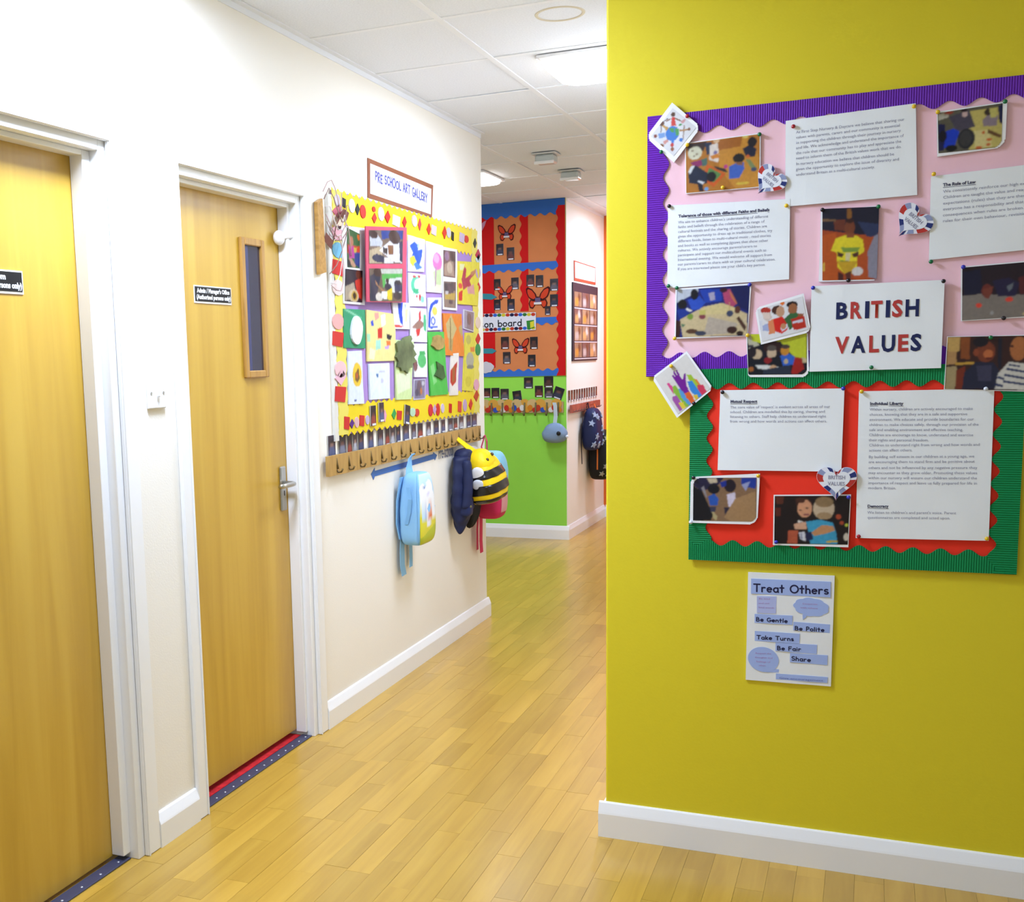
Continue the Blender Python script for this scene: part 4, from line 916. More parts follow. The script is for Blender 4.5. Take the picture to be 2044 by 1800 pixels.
photo([(1.5909,1.5033),(1.7085,1.5354),(1.7291,1.4379),(1.6079,1.4091)], [(1.5971,1.4992),(1.7064,1.5281),(1.7229,1.4443),(1.6107,1.4166)], .0175, 'laminated picture of three cartoon children with books, beside title sheet', '#eceff4', [
    E('#e8752a', (1.6582,1.5129,0.0057,0.0050)), P('#d6c4b8', [(1.6093,1.4912),(1.6286,1.4929),(1.6337,1.4776),(1.6243,1.4654),(1.6120,1.4760)]), E('#b8382a', (1.6177,1.4959,0.0125,0.0086)), P('#e4cfc0', [(1.6081,1.4912),(1.6263,1.4905),(1.6290,1.4753),(1.6145,1.4746)]), P('#dde0ea', [(1.5988,1.4714),(1.6097,1.4697),(1.6090,1.4420),(1.5980,1.4487)]), P('#aab4d8', [(1.6099,1.4584),(1.6256,1.4628),(1.6296,1.4426),(1.6114,1.4444)]), P('#e08a5a', [(1.6243,1.4679),(1.6386,1.4749),(1.6417,1.4371),(1.6273,1.4338)]),
    E('#4a2a1e', (1.6466,1.4959,0.0139,0.0120)), E('#c89a78', (1.6538,1.4918,0.0105,0.0135)), P('#d8281c', [(1.6362,1.4725),(1.6577,1.4792),(1.6722,1.4661),(1.6727,1.4461),(1.6586,1.4353),(1.6416,1.4421)]), P('#e0dcea', [(1.6546,1.4517),(1.6747,1.4635),(1.6761,1.4535),(1.6585,1.4403)]), E('#c88a60', (1.6618,1.4540,0.0067,0.0075)),
    E('#2a1c1a', (1.6820,1.5081,0.0133,0.0090)), E('#a0643c', (1.6835,1.4968,0.0109,0.0140)), P('#3a6a3a', [(1.6626,1.4715),(1.6766,1.4859),(1.6955,1.4876),(1.6984,1.4651),(1.6775,1.4434),(1.6700,1.4612)]), P('#c0301c', [(1.6793,1.4708),(1.7098,1.4821),(1.7176,1.4495),(1.6870,1.4431)]), P('#d8d4e0', [(1.6837,1.4657),(1.7076,1.4722),(1.7090,1.4647),(1.6847,1.4594)]), P('#9a5a34', [(1.6955,1.4851),(1.7097,1.4846),(1.7099,1.4784),(1.6981,1.4776)])], 5.8, .0012, (.14, 0, .14, 0), None, True, .03, .0018, 'laminated_picture', 'picture')

# union-striped hearts
def heart(c, sz, rot, off, label, white_rot):
    pts = []
    for k in range(48):
        t = 2 * math.pi * k / 48
        x = 16 * math.sin(t) ** 3; y = 13 * math.cos(t) - 5 * math.cos(2 * t) - 2 * math.cos(3 * t) - math.cos(4 * t)
        pts.append((x / 17, y / 17))
    R = lambda p, s: (c[0] + s * (p[0] * math.cos(rot) - p[1] * math.sin(rot)), c[1] + s * (p[0] * math.sin(rot) + p[1] * math.cos(rot)))
    o = slab('paper_heart', 'Y', [R(p, sz) for p in pts], off - .003, off, mat('#dfe0e8', 'Y', rough=.4), None, label, 'heart', 'small heart cut-outs')
    # flag wedges around the rim
    n = 14
    for k in range(n):
        a0 = 2 * math.pi * k / n; a1 = a0 + 2 * math.pi / n * (.62 if k % 2 else .8)
        i0 = int(a0 / (2 * math.pi) * 48); i1 = max(i0 + 2, int(a1 / (2 * math.pi) * 48))
        outer = [pts[i % 48] for i in range(i0, i1 + 1)]
        poly = [R(p, sz * .985) for p in outer] + [R(p, sz * .66) for p in outer[::-1]]
        slab('flag_patch', 'Y', poly, off, off + .0004, mat(('#27336e', '#b4342c', '#8a93b4')[k % 3], 'Y', rough=.4), o)
    slab('white_heart', 'Y', [R(p, sz * .68) for p in pts], off, off + .0010, mat('#dfe3ec', 'Y', rough=.4), o)
    for s, dy in (('BRITISH', .10), ('VALUES', -.22)):
        p = R((-.40, dy), sz)
        text(s, 'Y', p, sz * .26, M_INK, off + .0014, o, rot, sz * .80, 'LEFT', .0003)
    return o
heart((1.6216,1.8232), .043, math.radians(-42), .0165, 'flag-rimmed paper heart beside the children on wooden floor photo', 0)
heart((1.9544,1.6972), .047, math.radians(-42), .0150, 'flag-rimmed paper heart right of the yellow shirt photo', 0)
heart((1.7986,1.0565), .051, 0.0, .0205, 'upright flag-rimmed paper heart above the hugging children photo', 0)

# push pins
PINC = {'blue': '#2a2fa8', 'green': '#0e6b3e', 'yellow': '#dcb521', 'black': '#15101c', 'red': '#a01c28', 'white': '#d5dbe8'}
pin_me = {}
def pin(c, p, where, off=.0095):
    if c not in pin_me:
        bm = bmesh.new()
        prof = [(0, 0), (.0018, 0), (.0018, .003), (.0046, .0036), (.0052, .006), (.0042, .0082), (0, .0088)]
        rings = []
        for r_, z in prof: rings.append([bm.verts.new((max(r_, 1e-4) * math.cos(k * math.pi / 6), max(r_, 1e-4) * math.sin(k * math.pi / 6), z)) for k in range(12)])
        for a_, b_ in zip(rings, rings[1:]):
            for k in range(12): bm.faces.new((a_[k], a_[(k + 1) % 12], b_[(k + 1) % 12], b_[k]))
        me = bm_to(bm, 'push_pin'); me.materials.append(mat(PINC[c], 'Y', rough=.25, spec=.5)); me.shade_smooth(); pin_me[c] = me
    o = bpy.data.objects.new('push_pin', pin_me[c]); COL.objects.link(o)
    o.matrix_world = wmat('Y', p[0], p[1], off)
    tag(o, c + ' push pin ' + where, 'pin', 'push pins on the notice boards')
pin('red', (1.4154,2.0021), 'at right of the globe picture', .0135)
pin('green', (1.3495,1.9184), 'at lower left of the globe picture', .0135)
pin('yellow', (1.4159,1.9303), 'at top left of the wooden floor photo', .0095)
pin('green', (1.5943,1.9388), 'at top right of the wooden floor photo')
pin('yellow', (1.5061,1.8149), 'at the bottom of the wooden floor photo')
pin('red', (1.6749,1.9495), 'at top left of the sheet without heading', .0102)
pin('yellow', (1.6626,1.7567), 'where the headingless sheet meets the faiths sheet', .0106)
pin('black', (1.3708,1.7784), 'at top left of the faiths and beliefs sheet', .0106)
pin('yellow', (1.9474,1.9673), 'at top right of the sheet without heading', .0102)
pin('yellow', (1.9994,1.9485), 'at top left of the top right photo', .0105)
pin('green', (2.1402,1.9566), 'at top right of the top right photo', .0105)
pin('yellow', (1.9960,1.8048), 'at top left of the rule of law sheet', .0106)
pin('green', (1.9974,1.5976), 'at bottom left of the rule of law sheet', .008)
pin('black', (1.7480,1.7399), 'at top left of the yellow shirt photo', .0095)
pin('green', (1.8763,1.7378), 'at top right of the yellow shirt photo', .0095)
pin('black', (1.8130,1.5625), 'at the bottom of the yellow shirt photo', .0095)
pin('green', (1.3704,1.5710), 'at bottom left of the faiths and beliefs sheet', .0102)
pin('green', (1.3923,1.5647), 'at top left of the pale table photo', .0100)
pin('blue', (1.5770,1.5636), 'at top right of the pale table photo', .0100)
pin('yellow', (1.3878,1.4321), 'at bottom left of the pale table photo', .0100)
pin('yellow', (1.5745,1.4343), 'between the pale table photo and the reading photo', .0132)
pin('yellow', (1.3807,1.3590), 'at the top of the coloured hands picture', .0185)
pin('black', (1.4409,1.2586), 'at the bottom of the coloured hands picture', .0185)
pin('black', (1.5136,1.2871), 'at top left of the mutual respect sheet', .0135)
pin('blue', (1.7310,1.5479), 'at top left of the title sheet', .0165)
pin('black', (2.0260,1.5492), 'at top right of the title sheet', .0165)
pin('green', (1.8721,1.3448), 'at the bottom of the title sheet', .0165)
pin('blue', (2.0678,1.5808), 'at top left of the dark photo', .0100)
pin('black', (2.1586,1.4556), 'at the bottom of the dark photo', .0100)
pin('green', (2.1328,1.4103), 'at the top of the two smiling children photo', .0145)
pin('white', (2.1274,1.2876), 'at the bottom of the two smiling children photo', .0145)
pin('blue', (1.8084,1.2929), 'at top right of the mutual respect sheet', .0135)
pin('yellow', (1.8512,1.2846), 'at top left of the individual liberty sheet', .0135)
pin('red', (1.8551,0.9145), 'at bottom left of the individual liberty sheet', .0135)
pin('yellow', (2.1447,0.9205), 'at bottom right of the individual liberty sheet', .0135)
pin('black', (1.4416,1.0586), 'at top left of the laminated floor photo', .0152)
pin('yellow', (1.6074,1.0665), 'at top right of the laminated floor photo', .0152)
pin('white', (1.4360,0.9371), 'at bottom left of the laminated floor photo', .0152)
pin('blue', (1.8285,1.0149), 'at top right of the hugging children photo', .0152)
pin('blue', (1.6557,0.8913), 'at bottom left of the hugging children photo', .0152)

# the poster below
po = sheet('poster', 'Y', [(1.5850,0.8038),(1.8004,0.8056),(1.7989,0.5074),(1.5836,0.5056)], .0040, mat('#dfe2e2', 'Y', rough=.4, bump=.3, bscale=16), 'crumpled white poster reading Treat Others with blue boxes below the boards', 'poster', None, .0010, 2.6)
M_PB = mat('#9aaede', 'Y', rough=.45)
M_PB2 = mat('#a9b2dc', 'Y', rough=.45)
M_PINK_INK = mat('#a884b8', 'Y', rough=.5)
M_BLK = mat('#1b1940', 'Y', rough=.5)
def pbox(poly, nm='text_box', m=None): return slab(nm, 'Y', poly, .0050, .0060, m or M_PB, po)
for q in ([(1.5930,0.7871),(1.7917,0.7895),(1.7917,0.7479),(1.5933,0.7458)], [(1.6037,0.6906),(1.6999,0.6925),(1.6995,0.6674),(1.6038,0.6662)], [(1.7021,0.6758),(1.7928,0.6753),(1.7925,0.6523),(1.7021,0.6528)], [(1.6049,0.6438),(1.7188,0.6446),(1.7181,0.6175),(1.6052,0.6163)], [(1.6585,0.6158),(1.7623,0.6179),(1.7620,0.5927),(1.6586,0.5929)], [(1.6955,0.5898),(1.7892,0.5915),(1.7886,0.5649),(1.6957,0.5650)], [(1.6611,0.5306),(1.7907,0.5323),(1.7898,0.5164),(1.6611,0.5145)]):
    pbox(q)
pbox([(1.6086,0.7399),(1.6586,0.7422),(1.6579,0.6949),(1.6094,0.6941)], 'text_box', M_PB2)
def blob(c, ru, rv, lobes, amp, tail, tilt=0):
    n = 60; pts = []
    for k in range(n):
        a = 2 * math.pi * k / n; r_ = 1 + amp * abs(math.sin(a * lobes / 2)) - amp
        pts.append((c[0] + ru * r_ * math.cos(a), c[1] + rv * r_ * math.sin(a) - tilt * ru * math.cos(a)))
    pbox(pts, 'speech_bubble'); slab('bubble_tail', 'Y', tail, .0050, .0057, M_PB, po)
e1 = (1.7451,0.7186,0.0447,0.0254)
blob(e1[:2], e1[2], e1[3], 9, .08, [(1.7241,0.6978),(1.7363,0.6966),(1.7327,0.6893),(1.7254,0.6832)], .05)
e2 = (1.6282,0.5664,0.0396,0.0345)
blob(e2[:2], e2[2], e2[3], 1, 0, [(1.6440,0.5427),(1.6689,0.5424),(1.6682,0.5334),(1.6365,0.5315)], .05)
SO = .0064
stroke('Treat Others', 'Y', (1.6007,0.7525), (1.7871,0.7567), .0200, .0038, M_BLK, SO, po, split=True)
stroke('Be Gentle', 'Y', (1.6081,0.6716), (1.6875,0.6723), .0102, .0023, M_BLK, SO, po)
stroke('Be Polite', 'Y', (1.7064,0.6540), (1.7790,0.6549), .0102, .0023, M_BLK, SO, po)
stroke('Take Turns', 'Y', (1.6107,0.6220), (1.7042,0.6242), .0102, .0023, M_BLK, SO, po)
stroke('Be Fair', 'Y', (1.6631,0.5964), (1.7230,0.5977), .0102, .0023, M_BLK, SO, po)
stroke('Share', 'Y', (1.6997,0.5709), (1.7476,0.5705), .0106, .0023, M_BLK, SO, po)
for s, st, en in (('Be kind', (1.6136,0.7316), (1.6419,0.7324)), ('and use', (1.6132,0.7192), (1.6410,0.7206)), ('kind words', (1.6134,0.7078), (1.6527,0.7084)),
                  ('Cooperate', (1.7232,0.7247), (1.7606,0.7257)), ('with others', (1.7182,0.7138), (1.7609,0.7146)),
                  ('Respect the', (1.6076,0.5803), (1.6481,0.5823)), ('thoughts and', (1.6065,0.5691), (1.6512,0.5705)), ('feelings of', (1.6100,0.5575), (1.6466,0.5586)), ('others', (1.6169,0.5476), (1.6343,0.5477))):
    lines(po, 'Y', [s], st, en, .0065, M_PINK_INK, SO, .01, amp=0.0)
lines(po, 'Y', ['Give encouragement'], (1.6695,0.5168), (1.7796,0.5195), .0075, mat('#5a62a8', 'Y', rough=.5), SO, .01, amp=0.0)

# ================================================================== left wall: art gallery
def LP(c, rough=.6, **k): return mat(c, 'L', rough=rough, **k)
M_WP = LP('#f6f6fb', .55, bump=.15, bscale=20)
# title sign
sg = slab('gallery_sign', 'L', [(4.2102,2.1968),(4.9399,2.1818),(4.9167,2.0355),(4.2019,2.0412)], .0005, .004, LP('#9a5a3a', .5), None, 'handwritten pre school art gallery sign in a brown border', 'sign')
slab('white_card', 'L', [(4.2306,2.1779),(4.9119,2.1622),(4.8995,2.0473),(4.2225,2.0591)], .004, .0048, M_WP, sg)
stroke('PRE SCHOOL ART GALLERY', 'L', (4.2764,2.1182), (4.8567,2.0977), .034, .0075, LP('#5c5cae'), .0052, sg, gap=.16, jit=.09, split=True)

# the gallery board
TL, TR, BR, BL = [(3.8551,2.0259),(5.5279,2.0079),(5.5356,1.1070),(3.8364,1.1175)]
gu0, gu1, gv0, gv1 = 3.862, 5.530, 1.112, 2.030
board = wempty('display_board', 'L', (gu0, gv0)); tag(board, 'lilac art display board with yellow zigzag border and paper scraps', 'display board')
slab('backing', 'L', [(gu0, gv0), (gu1, gv0), (gu1, gv1), (gu0, gv1)], .0005, .010, LP('#b490d0', .7, noise=.06, nscale=6), board)
slab('edge_batten', 'L', [(gu0 - .045, gv0 - .02), (gu0 - .012, gv0 - .02), (gu0 - .012, gv1 - .02), (gu0 - .045, gv1 - .02)], .0005, .012, LP('#efebe0', .5), board)
M_YB = LP('#f8dc1c', .5)
strips = [strip('border_strip', 'L', (gu1, gv1), (gu0 - .01, gv1), .125, .055, .009, .0125, M_YB, board, 'tri', both=True),
          strip('border_strip', 'L', (gu0 - .01, gv1), (gu0 - .01, gv0), .085, .055, .008, .0130, LP('#f4e468', .55), board, 'tri', both=True),
          strip('border_strip', 'L', (gu0 - .01, gv0), (gu1, gv0), .115, .055, .009, .0125, M_YB, board, 'tri', both=True),
          strip('border_strip', 'L', (gu1, gv0), (gu1, gv1), .085, .055, .008, .0130, LP('#f4e468', .55), board, 'tri', both=True)]
rnd = random.Random(21)
def scrap(par, u, v, c, ru, rv, kind):
    a0 = rnd.random()
    if kind == 'o': pts = [(u + ru * math.cos(k * math.pi / 6), v + rv * math.sin(k * math.pi / 6)) for k in range(12)]
    elif kind == 'd': pts = [(u + ru * .2, v + rv), (u + ru, v + rv * .1), (u, v - rv), (u - ru, v - rv * .1)]
    else: pts = [(u - ru * .8, v + rv), (u + ru, v + rv * .8), (u + ru * .7, v - rv), (u - ru, v - rv * .75)]
    slab('paper_scrap', 'L', pts, .0125, .0158, LP(c), par)
for e, c, k in (((3.8928,1.9933,0.0246,0.0237), '#ddd0e0', 'o'), ((3.9509,1.9913,0.0168,0.0184), '#24242c', 'r'), ((4.0222,1.9883,0.0281,0.0266), '#e6dce6', 'o'), ((4.0723,1.9804,0.0198,0.0224), '#2a3030', 'd'), ((4.1250,1.9771,0.0271,0.0263), '#e03a2a', 'o'),
        ((4.2322,1.9976,0.0164,0.0111), '#d8362a', 'o'), ((4.2346,1.9633,0.0236,0.0209), '#d8362a', 'd'), ((4.3046,1.9867,0.0315,0.0282), '#f2e4d0', 'o'), ((4.3710,1.9817,0.0299,0.0262), '#d0281e', 'd'), ((4.4645,1.9743,0.0440,0.0243), '#faf2d2', 'r'), ((4.5555,1.9784,0.0240,0.0247), '#d42c26', 'd'),
        ((4.6711,1.9946,0.0306,0.0252), '#d8c0d0', 'o'), ((4.7332,1.9855,0.0199,0.0265), '#d8404a', 'd'), ((4.8448,1.9754,0.0267,0.0260), '#dc3a24', 'd'), ((4.9102,1.9762,0.0334,0.0237), '#d8c6c8', 'r'), ((5.0487,1.9781,0.0287,0.0297), '#d6381e', 'd'), ((5.1063,1.9832,0.0292,0.0245), '#cfc6cc', 'o'),
        ((5.1609,1.9716,0.0165,0.0220), '#2c2820', 'r'), ((5.2951,1.9748,0.0381,0.0253), '#ccb6cc', 'r'), ((5.3609,1.9747,0.0318,0.0182), '#da3a28', 'o'), ((5.4892,1.9653,0.0258,0.0244), '#24302c', 'd')):
    scrap(strips[0], e[0], e[1], c, e[2], e[3], k)
for e, c, k in (((3.9179,1.1556,0.0255,0.0271), '#d8302a', 'r'), ((3.9632,1.1496,0.0202,0.0182), '#5a2a86', 'd'), ((4.0100,1.1528,0.0206,0.0215), '#e6b8b8', 'o'), ((4.0593,1.1560,0.0240,0.0236), '#d8362e', 'r'), ((4.1123,1.1559,0.0184,0.0188), '#d0b8d8', 'o'), ((4.2872,1.1615,0.0197,0.0259), '#f0a8c0', 'd'),
        ((4.3877,1.1637,0.0239,0.0225), '#38a050', 'd'), ((4.4476,1.1557,0.0280,0.0214), '#d23a2a', 'r'), ((4.6006,1.1608,0.0333,0.0193), '#bcdcb8', 'o'), ((4.6525,1.1559,0.0264,0.0174), '#d84232', 'o'), ((4.8214,1.1581,0.0280,0.0286), '#d83030', 'o'), ((4.8718,1.1569,0.0245,0.0246), '#c8a0c8', 'd'),
        ((4.9169,1.1560,0.0248,0.0291), '#d62c24', 'o'), ((4.9797,1.1587,0.0211,0.0221), '#d8c4dc', 'o'), ((5.0870,1.1532,0.0197,0.0240), '#cc2418', 'r'), ((5.2214,1.1540,0.0275,0.0291), '#dc4a30', 'r'), ((5.2981,1.1564,0.0282,0.0310), '#c8a8c8', 'o'), ((5.3863,1.1576,0.0291,0.0283), '#d83c2a', 'd')):
    scrap(strips[2], e[0], e[1], c, e[2], e[3], k)
for p, c, k in (((3.8969,1.9530), '#d87080', 'd'), ((3.8941,1.9141), '#f0d8b8', 'o'), ((3.8913,1.8751), '#f4b8c0', 'o'), ((3.8866,1.8099), '#78bcd8', 'o'), ((3.8818,1.7446), '#d83028', 'r'), ((3.8765,1.6705), '#f4dcd4', 'o'), ((3.8673,1.5436), '#f0b0a8', 'o'), ((3.8625,1.4778), '#d8382c', 'r')):
    scrap(strips[1], p[0], p[1], c, .05, .03, k)
for p, c, k in (((3.8748,1.3341), '#f4c0cc', 'd'), ((3.8701,1.2689), '#d8342c', 'r'), ((3.8769,1.3636), '#f6c8c8', 'o')):
    scrap(strips[1], p[0], p[1], c, .05, .032, k)
for p, c, k in (((5.5345,1.9106), '#c82c50', 'd'), ((5.5335,1.8871), '#c8dce0', 'd'), ((5.5305,1.8225), '#c8a8c8', 'o'), ((5.5270,1.7460), '#d8301c', 'd'), ((5.5189,1.5688), '#f2d8c0', 'o'), ((5.5151,1.4857), '#d83024', 'd'), ((5.5127,1.4322), '#3a9a50', 'o')):
    scrap(strips[3], p[0], p[1], c, .04, .03, k)
for p, c, k in (((5.4789,1.2529), '#f0b0c0', 'o'), ((5.4763,1.1972), '#c84a20', 'd')):
    scrap(strips[3], p[0], p[1], c, .04, .03, k)

# ---- pictures pinned to the board
GRP = 'pictures on the art gallery board'
def art(quad, c, label, bg, shapes, seed, off=.0140, amp=.0016, mott=.05, kind='artwork', cat='artwork', inset=.0):
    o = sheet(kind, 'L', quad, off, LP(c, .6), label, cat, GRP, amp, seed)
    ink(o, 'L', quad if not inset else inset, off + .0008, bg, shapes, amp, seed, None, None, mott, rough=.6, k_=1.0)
    return o
def cards(quad, c, label, photos, seed, off=.0140, cat='photo card', name='photo_card', amp=.001):
    o = sheet(name, 'L', quad, off, LP(c, .5), label, cat, GRP, amp, seed)
    for q, bg, sh in photos:
        ink(o, 'L', q, off + .0010, bg, sh, amp, seed, rough=.3, k_=.85)
    return o
cards([(3.9220,1.9047),(4.1352,1.9140),(4.1111,1.6126),(3.9165,1.6130)], '#f4f4f8', 'white folded card with two photos, upper left of art board', [
    ([(3.9632,1.9011),(4.0800,1.8865),(4.0708,1.7540),(3.9578,1.7515)], '#3f6a3c', [P('#d04a2a', [(3.9639,1.8377),(4.0766,1.8377),(4.0751,1.8151),(3.9617,1.8068)]), P('#c8489a', [(3.9740,1.8319),(4.0221,1.8357),(4.0243,1.7891),(3.9760,1.7858)]), E('#c08060', (3.9997,1.8516,0.0193,0.0200)), P('#3a4a8a', [(4.0258,1.8115),(4.0751,1.8151),(4.0710,1.7563),(4.0227,1.7667)]), P('#d8b84a', [(4.0217,1.8290),(4.0488,1.8311),(4.0421,1.8127),(4.0204,1.8111)]), P('#c89878', [(3.9707,1.7854),(3.9973,1.7872),(4.0384,1.7587),(4.0055,1.7522)]), P('#24242e', [(3.9619,1.7804),(3.9810,1.7817),(3.9950,1.7538),(3.9609,1.7517)]), E('#d86a2a', (4.0681,1.8729,0.0154,0.0113))]),
    ([(3.9374,1.7445),(4.0979,1.7461),(4.0860,1.6218),(3.9245,1.6221)], '#2a2030', [P('#d03a2a', [(4.0237,1.7041),(4.0962,1.7215),(4.0866,1.6300),(4.0414,1.6465)]), E('#6a3424', (4.0581,1.7285,0.0265,0.0181)), P('#b8a890', [(3.9316,1.6774),(4.0124,1.6969),(4.0314,1.6596),(3.9970,1.6313),(3.9278,1.6244)]), E('#e0c8a0', (4.0088,1.6452,0.0458,0.0247)), E('#c8a23a', (4.0142,1.6454,0.0283,0.0189)), E('#3a2418', (4.0142,1.6454,0.0152,0.0126))])], 1.1, .016)
cards([(4.0880,1.9155),(4.5154,1.9508),(4.4868,1.6352),(4.0792,1.6232)], '#d2526a', 'red framed pair of classroom photos standing off the art board', [
    ([(4.1151,1.9031),(4.4740,1.9348),(4.4549,1.7949),(4.1107,1.7727)], '#7a6452', [P('#c4b08c', [(4.1154,1.8256),(4.2505,1.8543),(4.2340,1.7835),(4.1121,1.7755)]), P('#24408c', [(4.2425,1.9129),(4.4661,1.9332),(4.4638,1.8953),(4.3501,1.8953),(4.2401,1.8766)]), P('#c8ccd2', [(4.1201,1.8937),(4.1945,1.8957),(4.2514,1.8683),(4.2383,1.8487),(4.1224,1.8442)]), E('#3a2420', (4.1573,1.8902,0.0441,0.0160)), P('#eceaec', [(4.2137,1.8330),(4.3245,1.8790),(4.4499,1.8797),(4.4512,1.7976),(4.3687,1.7970)]), E('#3a2018', (4.3751,1.8974,0.0635,0.0287)), P('#8a5a34', [(4.2988,1.8581),(4.3605,1.8630),(4.3580,1.8248),(4.3086,1.8213)]), E('#232c4a', (4.2057,1.8001,0.0655,0.0162)), P('#dcdcd8', [(4.2594,1.8084),(4.3574,1.8153),(4.3559,1.7914),(4.2579,1.7850)]), P('#20284a', [(4.4245,1.8824),(4.4635,1.8905),(4.4551,1.7979),(4.4261,1.8056)]), P('#2a221e', [(4.2501,1.8473),(4.2982,1.8487),(4.2964,1.8204),(4.2487,1.8263)])]),
    ([(4.1095,1.7545),(4.4563,1.7756),(4.4412,1.6366),(4.1076,1.6269)], '#6a5a48', [P('#48b048', [(4.2309,1.7368),(4.4497,1.7733),(4.4473,1.7343),(4.2395,1.6859)]), P('#c4c8b8', [(4.2207,1.7603),(4.4498,1.7742),(4.4485,1.7538),(4.2312,1.7414)]), P('#d6d8d0', [(4.2657,1.7199),(4.4411,1.7388),(4.4372,1.6755),(4.2865,1.6691)]), P('#1c2640', [(4.1166,1.7258),(4.1727,1.7427),(4.2184,1.7268),(4.1653,1.6317),(4.1101,1.6297)]), E('#3a2018', (4.1902,1.7437,0.0378,0.0176)), P('#a87850', [(4.1651,1.7147),(4.1927,1.6930),(4.2626,1.6728),(4.2266,1.6713),(4.1696,1.6965)]), E('#1a2038', (4.2940,1.6907,0.0369,0.0152)), E('#2a1814', (4.2872,1.7164,0.0171,0.0095)), P('#e6cc1c', [(4.2808,1.6736),(4.3370,1.6903),(4.3336,1.6377),(4.2847,1.6407)]), E('#1c1c24', (4.4008,1.7077,0.0385,0.0169), (4.3914,1.6591,0.0436,0.0174)), P('#2c3454', [(4.3629,1.7059),(4.4455,1.7050),(4.4436,1.6757),(4.3611,1.6771)]), E('#e0d8c8', (4.2014,1.6469,0.0380,0.0168)), P('#f0f0ee', [(4.2266,1.6713),(4.2869,1.6739),(4.2786,1.6404),(4.2248,1.6432)])])], 2.2, .040, name='framed_photos')
art([(4.5856,1.9279),(4.7895,1.9242),(4.7725,1.7808),(4.5801,1.7721)], '#f2f2f8', 'white painting with blue and yellow brush marks, top row', '#f4f4fa', [P('#2f5cc8', [(4.6031,1.8838),(4.6589,1.9057),(4.7136,1.8925),(4.6984,1.8710),(4.7554,1.8804),(4.7461,1.8439),(4.6938,1.7946),(4.6391,1.8063),(4.6204,1.8351),(4.6422,1.8567)]), P('#dcd83a', [(4.6000,1.8337),(4.6552,1.8451),(4.6813,1.8191),(4.6385,1.7962),(4.6053,1.8091)]), P('#4a80d8', [(4.6460,1.8067),(4.6744,1.8187),(4.7506,1.7980),(4.6792,1.7835)]), P('#a8c8ec', [(4.7002,1.9015),(4.7210,1.8981),(4.7127,1.8772),(4.6923,1.8857)])], 3.1)
art([(4.5798,1.7676),(4.7862,1.7682),(4.7869,1.6289),(4.5804,1.6225)], '#f2f4f4', 'white painting with green swirls and red dots', '#f4f6f6', [E('#5cc49a', (4.6683,1.7169,0.0592,0.0383)), E('#f4f6f6', (4.6963,1.7182,0.0512,0.0282)), P('#3ab07a', [(4.6328,1.7001),(4.7025,1.7032),(4.6872,1.6821),(4.6315,1.6798)]), E('#c83a3a', (4.6498,1.7540,0.0194,0.0061), (4.7056,1.7570,0.0170,0.0061), (4.7144,1.6652,0.0142,0.0155), (4.6724,1.6687,0.0112,0.0061)), E('#8cd8c0', (4.7424,1.6585,0.0202,0.0155))], 4.5)
art([(4.8008,1.9200),(5.0203,1.9156),(4.9928,1.6968),(4.7994,1.6940)], '#f6f2f4', 'white painting with a pink splatter flower', '#f7f3f5', [E('#e07ab8', (4.9417,1.8363,0.0588,0.0426)), E('#f0a8d0', (4.9304,1.8515,0.0368,0.0213)), P('#c8d8a0', [(4.8817,1.7903),(4.9894,1.8074),(4.9847,1.7212),(4.9081,1.7230)]), P('#e8ecc8', [(4.8116,1.7289),(4.9853,1.7320),(4.9836,1.6996),(4.8098,1.6976)]), P('#b890a8', [(4.9131,1.8133),(4.9283,1.8143),(4.9172,1.7234),(4.9020,1.7227)])], 5.3)
cards([(5.0137,1.9108),(5.2125,1.9125),(5.1976,1.6214),(5.0028,1.6214)], '#f6f6f6', 'white strip with two brown photos stacked on the art board', [
    ([(5.0192,1.8962),(5.1869,1.9012),(5.1772,1.7755),(5.0127,1.7754)], '#6a4a44', [P('#a89078', [(5.0298,1.8314),(5.1519,1.8612),(5.1641,1.7793),(5.0193,1.7822)]), E('#8a6a8c', (5.0636,1.8715,0.0321,0.0217)), P('#3a2220', [(5.1050,1.8962),(5.1868,1.8995),(5.1811,1.8522),(5.1108,1.8530)]), E('#c8b49a', (5.1009,1.8196,0.0391,0.0274))]),
    ([(5.0177,1.7519),(5.1878,1.7572),(5.1764,1.6320),(5.0144,1.6326)], '#8a7a68', [P('#2a2a34', [(5.0253,1.7474),(5.1793,1.7535),(5.1739,1.7132),(5.0310,1.7071)]), P('#3a3440', [(5.0721,1.7307),(5.1453,1.7341),(5.1328,1.6506),(5.0839,1.6490)]), P('#c8a83a', [(5.0304,1.6962),(5.1684,1.7019),(5.1667,1.6684),(5.0290,1.6690)]), P('#c8c4c4', [(5.0390,1.7074),(5.0790,1.7091),(5.0701,1.6924),(5.0381,1.6911)])])], 6.1, .0165)
art([(5.2114,1.8586),(5.5553,1.8745),(5.5191,1.6551),(5.2178,1.6534)], '#f0e03a', 'yellow sheet with red and straw collage, right of art board', '#ecdc3c', [P('#b83a4a', [(5.2731,1.7739),(5.3194,1.8387),(5.3451,1.8289),(5.3341,1.7828),(5.4608,1.8243),(5.4785,1.8137),(5.3865,1.7741),(5.4559,1.7195),(5.3674,1.7445),(5.2965,1.7242)]), P('#d82c1c', [(5.2274,1.7099),(5.2878,1.7238),(5.2766,1.6724),(5.2254,1.6705)]), P('#e0a098', [(5.3494,1.7379),(5.4578,1.7603),(5.4736,1.7086),(5.3657,1.7100)]), P('#c8885a', [(5.4063,1.8154),(5.4980,1.8382),(5.4972,1.8206),(5.4234,1.7991)]), P('#e8e8b0', [(5.2511,1.8456),(5.3200,1.8500),(5.3012,1.8206),(5.2497,1.8175)]), E('#e8503a', (5.2544,1.7420,0.0309,0.0141))], 7.4)
